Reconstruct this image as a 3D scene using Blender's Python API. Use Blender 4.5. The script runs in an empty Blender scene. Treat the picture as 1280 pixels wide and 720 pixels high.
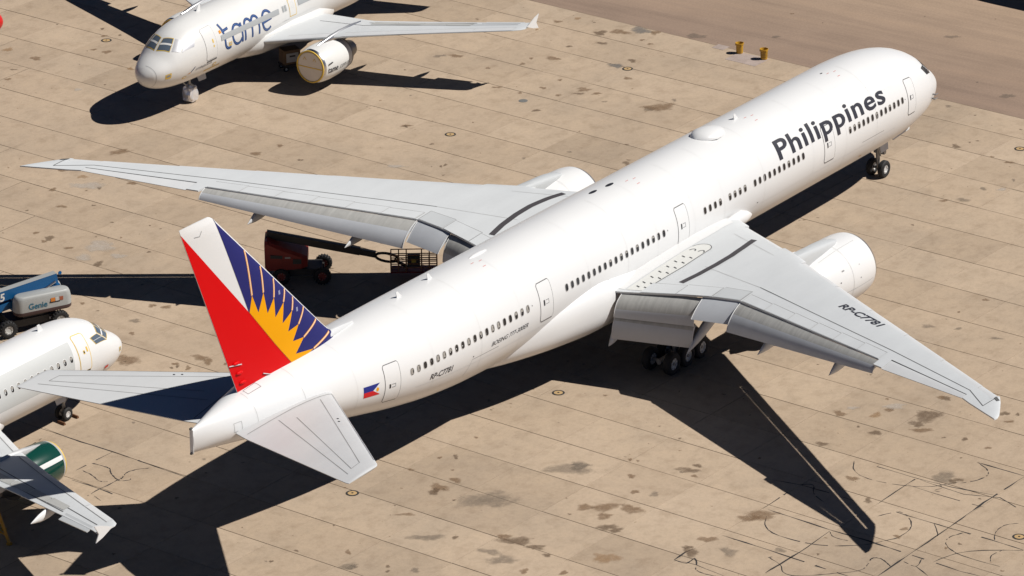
import bpy, bmesh, math, random
import numpy as np
from mathutils import Vector, Matrix

random.seed(7)
R = math.radians
scene = bpy.context.scene
col = scene.collection

# ------------------------------------------------------------------ camera
FPX, CAMLOC = 5950.0, (-242.10, -140.23, 106.89)      # focal length in px of a 1280 wide picture
YAW, PITCH, ROLL = 0.9522, 0.3949, -0.0138
def cam_axes():
    f = Vector((math.sin(YAW)*math.cos(PITCH), math.cos(YAW)*math.cos(PITCH), -math.sin(PITCH)))
    r = Vector((math.cos(YAW), -math.sin(YAW), 0)); u = r.cross(f)
    return r*math.cos(ROLL)+u*math.sin(ROLL), -r*math.sin(ROLL)+u*math.cos(ROLL), f
CR, CU, CF = cam_axes()
cam_d = bpy.data.cameras.new('camera'); cam = bpy.data.objects.new('camera', cam_d); col.objects.link(cam)
cam.matrix_world = Matrix.Translation(CAMLOC) @ Matrix((CR, CU, -CF)).transposed().to_4x4()
cam_d.sensor_fit = 'HORIZONTAL'; cam_d.sensor_width = 36.0; cam_d.lens = 36.0*FPX/1280.0
cam_d.clip_start = 1.0; cam_d.clip_end = 9000.0
scene.camera = cam

# ------------------------------------------------------------------ sky, sun, exposure
SUN = Vector((0.465, -0.713, 1.0)).normalized()
world = bpy.data.worlds.new('World'); scene.world = world; world.use_nodes = True
nt = world.node_tree; nt.nodes.clear()
sky = nt.nodes.new('ShaderNodeTexSky'); sky.sky_type = 'NISHITA'; sky.sun_disc = False
sky.sun_elevation = math.asin(SUN.z); sky.sun_rotation = math.atan2(SUN.x, SUN.y)
sky.dust_density = 0.0; sky.air_density = 0.35; sky.ozone_density = 4.0; sky.altitude = 1500
bg = nt.nodes.new('ShaderNodeBackground'); bg.inputs[1].default_value = 0.05
wo = nt.nodes.new('ShaderNodeOutputWorld')
nt.links.new(sky.outputs[0], bg.inputs[0]); nt.links.new(bg.outputs[0], wo.inputs[0])
sl = bpy.data.lights.new('sun', 'SUN'); sl.energy = 5.0; sl.angle = R(0.53); sl.color = (1.0, 0.965, 0.915)
so = bpy.data.objects.new('sun', sl); col.objects.link(so)
so.rotation_euler = SUN.to_track_quat('Z', 'Y').to_euler(); so.location = (60, -90, 140)
scene.view_settings.view_transform = 'Standard'; scene.view_settings.look = 'None'
scene.view_settings.exposure = -0.04; scene.view_settings.gamma = 1.0
scene.view_settings.use_curve_mapping = False
scene.cycles.diffuse_bounces = 1; scene.cycles.max_bounces = 6

# ------------------------------------------------------------------ helpers
def ground_at(u, v, z=0.0):
    d = CF + CR*((u-640)/FPX) - CU*((v-360)/FPX)
    c = Vector(CAMLOC); return c + d*((z-c.z)/d.z)

def tag(o, label=None, cat=None, group=None, kind=None):
    if label: o['label'] = label
    if cat: o['category'] = cat
    if group: o['group'] = group
    if kind: o['kind'] = kind
    return o

def empty(name, loc=(0, 0, 0), rz=0.0, parent=None):
    o = bpy.data.objects.new(name, None); col.objects.link(o); o.location = loc; o.rotation_euler = (0, 0, rz)
    o.parent = parent; return o

class MB:
    """collects shapes; build() links them as one mesh object"""
    def __init__(s): s.v = []; s.f = []; s.m = []
    def add(s, verts, faces, mi=0):
        n = len(s.v); s.v += [tuple(p) for p in verts]; s.f += [tuple(i+n for i in f) for f in faces]; s.m += [mi]*len(faces)
    def box(s, c, d, rot=None, mi=0, taper=(1, 1)):
        P = []
        for sz in (-1, 1):
            tx, ty = taper if sz > 0 else (1, 1)
            for sx, sy in ((-1, -1), (1, -1), (1, 1), (-1, 1)):
                p = Vector((sx*d[0]/2*tx, sy*d[1]/2*ty, sz*d[2]/2))
                if rot is not None: p = rot @ p
                P.append(p+Vector(c))
        s.add(P, [(3, 2, 1, 0), (4, 5, 6, 7), (0, 1, 5, 4), (1, 2, 6, 5), (2, 3, 7, 6), (3, 0, 4, 7)], mi)
    def tube(s, a, b, r0, r1=None, n=12, mi=0, cap=True):
        a = Vector(a); b = Vector(b); r1 = r0 if r1 is None else r1
        q = (b-a).to_track_quat('Z', 'Y'); P = []
        for p, r in ((a, r0), (b, r1)):
            for k in range(n):
                t = 2*math.pi*k/n; P.append(p+q @ Vector((math.cos(t)*r, math.sin(t)*r, 0)))
        F = [(k, (k+1) % n, n+(k+1) % n, n+k) for k in range(n)]
        if cap: F += [tuple(range(n-1, -1, -1)), tuple(range(n, 2*n))]
        s.add(P, F, mi)
    def loft(s, rings, cap0=True, cap1=True, mi=0):
        n = len(rings[0]); P = [p for r in rings for p in r]; F = []
        for i in range(len(rings)-1):
            for k in range(n):
                F.append((i*n+k, i*n+(k+1) % n, (i+1)*n+(k+1) % n, (i+1)*n+k))
        if cap0: F.append(tuple(range(n-1, -1, -1)))
        if cap1: F.append(tuple(range((len(rings)-1)*n, len(rings)*n)))
        s.add(P, F, mi)
    def lathe(s, prof, o=(0, 0, 0), axis='X', n=40, mi=None, sy=1.0):
        # prof: (along, radius[, material])
        rings = []
        for p in prof:
            ring = []
            for k in range(n):
                t = 2*math.pi*k/n; c, q = math.cos(t)*p[1], math.sin(t)*p[1]*sy
                v = {'X': (p[0], c, q), 'Y': (c, p[0], q), 'Z': (c, q, p[0])}[axis]
                ring.append((v[0]+o[0], v[1]+o[1], v[2]+o[2]))
            rings.append(ring)
        for i in range(len(rings)-1):
            m = prof[i+1][2] if len(prof[i+1]) > 2 else (mi or 0)
            s.add(rings[i]+rings[i+1], [(k, (k+1) % n, n+(k+1) % n, n+k) for k in range(n)], m)
    def build(s, name, mats, parent=None, smooth=False, weld=False, angle=35):
        me = bpy.data.meshes.new(name); me.from_pydata(s.v, [], s.f)
        if not isinstance(mats, (list, tuple)): mats = [mats]
        for m in mats: me.materials.append(m)
        me.polygons.foreach_set('material_index', s.m)
        bm = bmesh.new(); bm.from_mesh(me)
        if weld: bmesh.ops.remove_doubles(bm, verts=bm.verts, dist=1e-4)
        bmesh.ops.recalc_face_normals(bm, faces=bm.faces)
        if smooth:
            for f in bm.faces: f.smooth = True
            lim = R(angle)
            for e in bm.edges:
                if len(e.link_faces) == 2 and e.calc_face_angle(0) > lim: e.smooth = False
        bm.to_mesh(me); bm.free(); me.update()
        o = bpy.data.objects.new(name, me); col.objects.link(o); o.parent = parent
        return o

def mesh_obj(name, me, parent=None):
    o = bpy.data.objects.new(name, me); col.objects.link(o); o.parent = parent; return o

def pchip(xs, ys):
    xs = np.array(xs, float); ys = np.array(ys, float); h = np.diff(xs); d = np.diff(ys)/h
    m = np.zeros_like(ys); m[0] = d[0]; m[-1] = d[-1]
    for i in range(1, len(xs)-1):
        if d[i-1]*d[i] > 0:
            w1, w2 = 2*h[i]+h[i-1], h[i]+2*h[i-1]; m[i] = (w1+w2)/(w1/d[i-1]+w2/d[i])
    def f(x):
        i = int(min(max(np.searchsorted(xs, x)-1, 0), len(xs)-2)); t = (x-xs[i])/h[i]
        return float((2*t**3-3*t*t+1)*ys[i]+(t**3-2*t*t+t)*h[i]*m[i]+(-2*t**3+3*t*t)*ys[i+1]+(t**3-t*t)*h[i]*m[i+1])
    return f

def lerp(xs, ys):
    return lambda x: float(np.interp(x, xs, ys))

# ---- flat outlines laid on a curved skin
def rrect(x0, y0, x1, y1, r, n=5):
    P = []
    for cx, cy, a in ((x1-r, y1-r, 0), (x0+r, y1-r, 90), (x0+r, y0+r, 180), (x1-r, y0+r, 270)):
        for k in range(n+1):
            t = R(a+90*k/n); P.append((cx+r*math.cos(t), cy+r*math.sin(t)))
    return P

def bm_outline(loops):
    bm = bmesh.new(); E = []
    for lp in loops:
        vs = [bm.verts.new((x, y, 0)) for x, y in lp]
        E += [bm.edges.new((vs[i], vs[(i+1) % len(vs)])) for i in range(len(vs))]
    bmesh.ops.triangle_fill(bm, edges=E, use_beauty=True)
    return bm

_fonts = {}
def bm_text(body, size, shear=0.0, bold=0.0, width=1.0, spacing=1.0):
    cu = bpy.data.curves.new('text', 'FONT'); cu.body = body; cu.size = size; cu.shear = shear; cu.offset = bold
    cu.space_character = spacing; cu.resolution_u = 4
    o = bpy.data.objects.new('text', cu); col.objects.link(o)
    dg = bpy.context.evaluated_depsgraph_get(); me = bpy.data.meshes.new_from_object(o.evaluated_get(dg))
    bm = bmesh.new(); bm.from_mesh(me)
    for v in bm.verts: v.co.x *= width
    bpy.data.objects.remove(o); bpy.data.curves.remove(cu); bpy.data.meshes.remove(me)
    return bm

def bm_bounds(bm):
    xs = [v.co.x for v in bm.verts]; ys = [v.co.y for v in bm.verts]
    return min(xs), min(ys), max(xs), max(ys)

def lay(bm, mapfn, name, mat, parent, stepx=None, stepy=0.2, smooth=True):
    """cut a flat bmesh into strips and bend it on a surface; mapfn(x, y) -> point"""
    x0, y0, x1, y1 = bm_bounds(bm)
    def cut(a, b, st, no):
        if not st: return
        k = math.floor(a/st)+1
        while k*st < b-1e-6:
            co = (k*st, 0, 0) if no[0] else (0, k*st, 0)
            bmesh.ops.bisect_plane(bm, geom=bm.verts[:]+bm.edges[:]+bm.faces[:], plane_co=co, plane_no=no); k += 1
    cut(x0, x1, stepx, (1, 0, 0)); cut(y0, y1, stepy, (0, 1, 0))
    for v in bm.verts: v.co = Vector(mapfn(v.co.x, v.co.y))
    if smooth:
        for f in bm.faces: f.smooth = True
    me = bpy.data.meshes.new(name); bm.to_mesh(me); bm.free(); me.materials.append(mat)
    return mesh_obj(name, me, parent)

# ------------------------------------------------------------------ materials
def new_mat(name):
    m = bpy.data.materials.new(name); m.use_nodes = True; t = m.node_tree
    return m, t, t.nodes['Principled BSDF']
def nd(t, typ, **kw):
    n = t.nodes.new(typ)
    for k, v in kw.items(): setattr(n, k, v)
    return n
def setc(s, c): s.default_value = (c[0], c[1], c[2], 1)
def ramp(t, src, stops):
    r = nd(t, 'ShaderNodeValToRGB'); e = r.color_ramp.elements
    while len(e) < len(stops): e.new(0.5)
    for el, (p, c) in zip(e, stops): el.position = p; el.color = (c[0], c[1], c[2], 1) if isinstance(c, tuple) else (c, c, c, 1)
    t.links.new(src, r.inputs[0]); return r.outputs[0]
def mix(t, mode, fac, a, b):
    m = nd(t, 'ShaderNodeMix', data_type='RGBA', blend_type=mode)
    for sock, val in ((m.inputs[0], fac), (m.inputs[6], a), (m.inputs[7], b)):
        if isinstance(val, (int, float)): sock.default_value = val
        elif isinstance(val, tuple): setc(sock, val)
        else: t.links.new(val, sock)
    return m.outputs[2]
def noise(t, scale, detail=4, rough=0.55, vec=None, stretch=None):
    n = nd(t, 'ShaderNodeTexNoise'); n.inputs['Scale'].default_value = scale
    n.inputs['Detail'].default_value = detail; n.inputs['Roughness'].default_value = rough
    if vec is None:
        vec = nd(t, 'ShaderNodeNewGeometry').outputs['Position']
    if stretch:
        mp = nd(t, 'ShaderNodeMapping'); mp.inputs['Scale'].default_value = stretch; t.links.new(vec, mp.inputs[0]); vec = mp.outputs[0]
    t.links.new(vec, n.inputs['Vector']); return n.outputs['Fac']

_mats = {}
def paint(name, c, rough=0.35, dirt=0.06, metal=0.0, coat=0.0, scale=0.9, stretch=(0.25, 1, 1), spec=0.5):
    if name in _mats: return _mats[name]
    m, t, b = new_mat(name)
    tc = nd(t, 'ShaderNodeTexCoord').outputs['Object']
    a = ramp(t, noise(t, scale, 5, 0.6, tc, stretch), [(0.25, 1-dirt*1.6), (0.75, 1.0)])
    b2 = ramp(t, noise(t, scale*6, 4, 0.6, tc), [(0.2, 1-dirt*0.6), (0.8, 1.0)])
    k = mix(t, 'MULTIPLY', 1.0, a, b2)
    cc = mix(t, 'MULTIPLY', 1.0, (c[0], c[1], c[2]), k)
    t.links.new(cc, b.inputs['Base Color'])
    rr = ramp(t, noise(t, scale*0.7, 3, 0.5, tc), [(0.3, rough*0.93), (0.7, min(1, rough*1.1))]); t.links.new(rr, b.inputs['Roughness'])
    b.inputs['Metallic'].default_value = metal; b.inputs['Coat Weight'].default_value = coat; b.inputs['Specular IOR Level'].default_value = spec
    _mats[name] = m; return m
def flat(name, c, rough=0.5, metal=0.0):
    if name in _mats: return _mats[name]
    m, t, b = new_mat(name); setc(b.inputs['Base Color'], c); b.inputs['Roughness'].default_value = rough
    b.inputs['Metallic'].default_value = metal; _mats[name] = m; return m

WHITE = paint('white_paint', (0.77, 0.77, 0.765), 0.34, 0.015, coat=0.10)
GREYP = paint('wing_grey', (0.65, 0.67, 0.68), 0.42, 0.05)
GREY2 = paint('panel_grey', (0.56, 0.58, 0.59), 0.45, 0.05)
GREY3 = paint('tail_grey', (0.67, 0.68, 0.685), 0.42, 0.04)
FLAPD = paint('flap_stained', (0.50, 0.495, 0.47), 0.55, 0.17, scale=1.0, stretch=(0.5, 5.0, 0.5))
FLAPC = paint('flap_clean', (0.54, 0.56, 0.59), 0.45, 0.06)
LINE = flat('seam_dark', (0.10, 0.10, 0.10), 0.7)
SEAM = flat('seam_grey', (0.28, 0.28, 0.28), 0.7)
SEAML = flat('seam_light', (0.50, 0.50, 0.49), 0.6)
BLACK = flat('black_paint', (0.025, 0.025, 0.03), 0.45)
TXT = flat('lettering_charcoal', (0.035, 0.035, 0.045), 0.4)
RED = paint('livery_red', (0.70, 0.002, 0.004), 0.45, 0.02, spec=0.12)
BLUE = paint('livery_blue', (0.022, 0.024, 0.145), 0.45, 0.02, spec=0.12)
YEL = paint('livery_yellow', (0.86, 0.37, 0.002), 0.45, 0.02, spec=0.12)
ORAY = flat('livery_ray', (0.82, 0.40, 0.16), 0.35)
GLASS = flat('window_glass', (0.022, 0.022, 0.024), 0.12)
GLASS2 = flat('cockpit_glass', (0.10, 0.13, 0.17), 0.08)
SHADE = flat('window_shade', (0.34, 0.32, 0.29), 0.6)
WFRAME = flat('window_frame', (0.55, 0.54, 0.52), 0.4, 0.3)
SILVER = flat('bare_metal', (0.62, 0.62, 0.63), 0.28, 1.0)
FOIL = flat('foil', (0.78, 0.78, 0.80), 0.30, 0.55)
STEEL = flat('gear_steel', (0.33, 0.33, 0.33), 0.45, 0.6)
GEARW = flat('gear_white', (0.55, 0.55, 0.54), 0.5)
RUBBER = paint('tyre_rubber', (0.018, 0.018, 0.019), 0.75, 0.15)
HUB = flat('wheel_hub', (0.62, 0.62, 0.61), 0.4, 0.2)
TAPE = flat('yellow_tape', (0.72, 0.48, 0.07), 0.55)
TAPEG = paint('paper_mask_grey', (0.40, 0.42, 0.43), 0.6, 0.05)
DKMET = flat('exhaust_metal', (0.20, 0.19, 0.18), 0.4, 0.8)

# ------------------------------------------------------------------ ground
GA = R(-2.4); GC, GS = math.cos(GA), math.sin(GA)
def g2w(gx, gy): return (GC*gx-GS*gy, GS*gx+GC*gy)
def w2g(x, y): return (GC*x+GS*y, -GS*x+GC*y)
EDGE = 7.7                                            # grid x where concrete ends and asphalt starts

def concrete_mat(name, base, slab=True):
    m, t, b = new_mat(name)
    pos = nd(t, 'ShaderNodeNewGeometry').outputs['Position']
    n1 = noise(t, 0.09, 5, 0.6, pos); n2 = noise(t, 0.9, 6, 0.65, pos); n3 = noise(t, 14, 3, 0.6, pos)
    c = ramp(t, n1, [(0.30, (base[0]*0.84, base[1]*0.855, base[2]*0.88)), (0.52, base), (0.72, (base[0]*1.06, base[1]*1.07, base[2]*1.09))])
    c = mix(t, 'MULTIPLY', 1.0, c, ramp(t, n2, [(0.30, (0.84, 0.82, 0.80)), (0.50, (0.99, 0.99, 0.99)), (0.75, (1.06, 1.05, 1.03))]))
    c = mix(t, 'MULTIPLY', 1.0, c, ramp(t, n3, [(0.3, 0.93), (0.7, 1.05)]))
    c = mix(t, 'MULTIPLY', 1.0, c, ramp(t, noise(t, 4.2, 5, 0.7, pos), [(0.28, 0.90), (0.5, 1.0), (0.72, 1.05)]))
    # broad scuffs drawn out along the taxi direction, small drips
    n4 = noise(t, 0.5, 5, 0.7, pos, (0.35, 1.6, 1)); c = mix(t, 'MULTIPLY', 1.0, c, ramp(t, n4, [(0.26, (0.86, 0.855, 0.85)), (0.42, (1, 1, 1))]))
    n5 = noise(t, 2.6, 3, 0.5, pos); c = mix(t, 'MULTIPLY', 1.0, c, ramp(t, n5, [(0.24, (0.55, 0.49, 0.43)), (0.285, (1, 1, 1))]))
    if slab:
        ri = nd(t, 'ShaderNodeObjectInfo').outputs['Random']
        c = mix(t, 'MULTIPLY', 1.0, c, ramp(t, ri, [(0.0, (0.925, 0.915, 0.905)), (0.5, (1.0, 0.992, 0.985)), (1.0, (1.06, 1.06, 1.06))]))
    t.links.new(c, b.inputs['Base Color']); b.inputs['Roughness'].default_value = 0.88
    b.inputs['Specular IOR Level'].default_value = 0.25
    bp = nd(t, 'ShaderNodeBump'); bp.inputs['Strength'].default_value = 0.25; bp.inputs['Distance'].default_value = 0.01
    t.links.new(n3, bp.inputs['Height']); t.links.new(bp.outputs[0], b.inputs['Normal'])
    return m
CONC = concrete_mat('concrete', (0.462, 0.358, 0.258))
JOINT = concrete_mat('joint_filler', (0.13, 0.095, 0.065), slab=False)
_t = JOINT.node_tree; _b = _t.nodes['Principled BSDF']; _src = _b.inputs['Base Color'].links[0].from_socket
_f = ramp(_t, noise(_t, 0.22, 5, 0.7), [(0.42, 0.0), (0.62, 0.85)])           # sand has filled some joints
_t.links.new(mix(_t, 'MIX', _f, _src, (0.33, 0.25, 0.18)), _b.inputs['Base Color'])

def asphalt_mat():
    m, t, b = new_mat('worn_asphalt')
    pos = nd(t, 'ShaderNodeNewGeometry').outputs['Position']
    n1 = noise(t, 0.5, 6, 0.65, pos, (1.3, 0.10, 1)); n2 = noise(t, 7, 4, 0.6, pos); n3 = noise(t, 0.16, 4, 0.6, pos)
    # darker along the concrete edge (wear band), sandier further out
    sx = nd(t, 'ShaderNodeSeparateXYZ'); t.links.new(pos, sx.inputs[0])
    mr = nd(t, 'ShaderNodeMapRange'); t.links.new(sx.outputs[0], mr.inputs[0]); mr.inputs[1].default_value = 9; mr.inputs[2].default_value = 24
    c = mix(t, 'MIX', mr.outputs[0], (0.285, 0.205, 0.155), (0.385, 0.280, 0.200))
    c = mix(t, 'MULTIPLY', 1.0, c, ramp(t, n1, [(0.28, (0.80, 0.80, 0.81)), (0.5, (1, 1, 1)), (0.74, (1.12, 1.10, 1.07))]))
    c = mix(t, 'MULTIPLY', 1.0, c, ramp(t, n2, [(0.3, 0.90), (0.7, 1.07)]))
    c = mix(t, 'MULTIPLY', 1.0, c, ramp(t, n3, [(0.3, 0.92), (0.7, 1.06)]))
    t.links.new(c, b.inputs['Base Color']); b.inputs['Roughness'].default_value = 0.9; b.inputs['Specular IOR Level'].default_value = 0.2
    bp = nd(t, 'ShaderNodeBump'); bp.inputs['Strength'].default_value = 0.3; bp.inputs['Distance'].default_value = 0.01
    t.links.new(n2, bp.inputs['Height']); t.links.new(bp.outputs[0], b.inputs['Normal'])
    return m
def dirt_mat():
    m, t, b = new_mat('desert_soil')
    pos = nd(t, 'ShaderNodeNewGeometry').outputs['Position']
    c = ramp(t, noise(t, 0.05, 6, 0.65, pos), [(0.3, (0.26, 0.19, 0.13)), (0.7, (0.36, 0.27, 0.18))])
    t.links.new(c, b.inputs['Base Color']); b.inputs['Roughness'].default_value = 0.95; return m

def sheet(name, gx0, gy0, gx1, gy1, z, mat, parent=None, kind='structure'):
    m = MB(); m.add([(*g2w(gx0, gy0), z), (*g2w(gx1, gy0), z), (*g2w(gx1, gy1), z), (*g2w(gx0, gy1), z)], [(0, 1, 2, 3)])
    o = m.build(name, mat, parent)
    if kind and parent is None: tag(o, kind=kind)
    return o
tag(sheet('ground', -4000, -4000, 4000, 4000, -0.06, dirt_mat()), 'bare tan desert soil all around the apron', 'ground')
tag(sheet('asphalt_taxiway', EDGE+0.02, -330, 75, 330, -0.012, asphalt_mat()), 'brown worn asphalt strip beyond the concrete edge', 'taxiway')
apron = tag(sheet('concrete_apron', -300, -330, EDGE, 330, -0.022, JOINT), 'tan concrete apron with dark slab joints and oil stains', 'apron')

SW, SL = 3.83, 4.57
def slab_mesh(w, l):
    m = MB(); b = 0.012
    m.box((0, 0, -0.015), (w, l, 0.028), taper=((w-b)/w, (l-b)/l))
    me = bpy.data.meshes.new('slab'); me.from_pydata(m.v, [], m.f); me.materials.append(CONC); return me
slab_me = slab_mesh(SW-0.036, SL-0.020)
cells = []
gx = 0.73+SW*2
ix = 0
while gx > -150:
    x0, x1 = gx-SW, gx
    if x1 > EDGE-0.4: x1 = EDGE
    for iy in range(-32, 34):
        y1 = -31.0+SL*iy; c = g2w((x0+x1)/2, y1+SL/2)
        d = Vector((c[0], c[1], 0))-Vector(CAMLOC); z = d.dot(CF); u = 640+FPX*d.dot(CR)/z; v = 360-FPX*d.dot(CU)/z
        off = max(abs(u-640)-640, 0)+max(abs(v-360)-360, 0)*1.5
        cells.append((off, x0, x1, y1, c))
    gx -= SW; ix += 1
cells.sort(key=lambda c: c[0])
rest = MB()
for k, (off, x0, x1, y1, c) in enumerate(cells):
    full = abs((x1-x0)-SW) < 1e-6
    z = random.uniform(-0.004, 0.0)
    if k < 300:
        me = slab_me if full else slab_mesh(x1-x0-0.036, SL-0.020)
        o = mesh_obj('slab', me, apron); o.location = (c[0]+random.uniform(-.008, .008), c[1]+random.uniform(-.006, .006), z); o.rotation_euler = (random.uniform(-.0006, .0006), random.uniform(-.0006, .0006), GA)
    else:
        a = (x1-x0-0.042)/2; bb = (SL-0.024)/2; m_x = (x0+x1)/2; m_y = y1+SL/2
        P = [(*g2w(m_x+p*a, m_y+q*bb), -0.001+z) for p, q in ((-1, -1), (1, -1), (1, 1), (-1, 1))]
        rest.add(P, [(0, 1, 2, 3)])
ro = rest.build('slab_field', CONC, apron); tag(ro, kind='stuff')

# ---- stains, sealed cracks and tie-down points on the slabs (photo pixels give directions; all lie on the ground)
def stain_mat(name, c, strength):
    m, t, b = new_mat(name)
    out = t.nodes['Material Output']; tr = nd(t, 'ShaderNodeBsdfTransparent'); mx = nd(t, 'ShaderNodeMixShader')
    va = nd(t, 'ShaderNodeVertexColor', layer_name='fade')
    pos = nd(t, 'ShaderNodeNewGeometry').outputs['Position']
    n = noise(t, 2.3, 6, 0.7, pos)
    ma = nd(t, 'ShaderNodeMath', operation='ADD'); t.links.new(va.outputs[0], ma.inputs[0])
    m2 = nd(t, 'ShaderNodeMath', operation='SUBTRACT'); t.links.new(n, m2.inputs[0]); m2.inputs[1].default_value = 0.5
    m3 = nd(t, 'ShaderNodeMath', operation='MULTIPLY'); t.links.new(m2.outputs[0], m3.inputs[0]); m3.inputs[1].default_value = 2.2
    t.links.new(m3.outputs[0], ma.inputs[1])
    f = ramp(t, ma.outputs[0], [(0.15, 0.0), (0.65, strength*0.65), (1.0, strength)])
    n2 = ramp(t, noise(t, 9, 4, 0.6, pos), [(0.3, 0.75), (0.7, 1.1)])
    cc = mix(t, 'MULTIPLY', 1.0, c, n2); t.links.new(cc, b.inputs['Base Color']); b.inputs['Roughness'].default_value = 0.8
    t.links.new(f, mx.inputs[0]); t.links.new(tr.outputs[0], mx.inputs[1]); t.links.new(b.outputs[0], mx.inputs[2])
    t.links.new(mx.outputs[0], out.inputs['Surface']); return m
ST = {'b': stain_mat('oil_brown', (0.265, 0.160, 0.085), 0.56), 'd': stain_mat('oil_dark', (0.175, 0.112, 0.066), 0.56),
      'g': stain_mat('stain_grey', (0.19, 0.155, 0.12), 0.38), 'l': stain_mat('spill_pale', (0.62, 0.54, 0.46), 0.55),
      'o': stain_mat('stain_rust', (0.40, 0.22, 0.09), 0.42), 'p': stain_mat('patch_bluegrey', (0.20, 0.19, 0.18), 0.6)}
ns = [0]
def stain(u, v, w, h, k, rot=0.0):
    ns[0] += 1; rg = random.Random(ns[0]*13)
    c = ground_at(u, v); a = w/44.0*1.2; b = h/44.0/0.40*1.2
    # long axis of the picture maps to CR on the ground, the short one to depth
    ax = Vector((CR.x, CR.y, 0)).normalized(); ay = Vector((CF.x, CF.y, 0)).normalized()
    ang = R(rot); ax, ay = ax*math.cos(ang)+ay*math.sin(ang), -ax*math.sin(ang)+ay*math.cos(ang)
    n = 22; P = [Vector((c.x, c.y, 0.0))]; A = [1.0]
    ph = [rg.uniform(0, 6.28) for _ in range(5)]
    for ring, al in ((0.55, 0.8), (1.0, 0.0)):
        for i in range(n):
            t = 2*math.pi*i/n; q = ring*(1+0.20*math.sin(2*t+ph[0])+0.16*math.sin(3*t+ph[1])+0.10*math.sin(5*t+ph[2])+0.07*math.sin(8*t+ph[3]))
            P.append(Vector((c.x, c.y, 0))+ax*(a*q*math.cos(t))+ay*(b*q*math.sin(t))); A.append(al)
    F = [(0, 1+i, 1+(i+1) % n) for i in range(n)]+[(1+i, 1+n+i, 1+n+(i+1) % n, 1+(i+1) % n) for i in range(n)]
    z = 0.004+0.0006*(ns[0] % 12)
    me = bpy.data.meshes.new('stain'); me.from_pydata([(p.x, p.y, z) for p in P], [], F); me.materials.append(ST[k])
    ca = me.color_attributes.new('fade', 'FLOAT_COLOR', 'POINT')
    for i, al in enumerate(A): ca.data[i].color = (al, al, al, 1)
    o = mesh_obj('oil_stain', me, apron); o.visible_shadow = True
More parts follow.
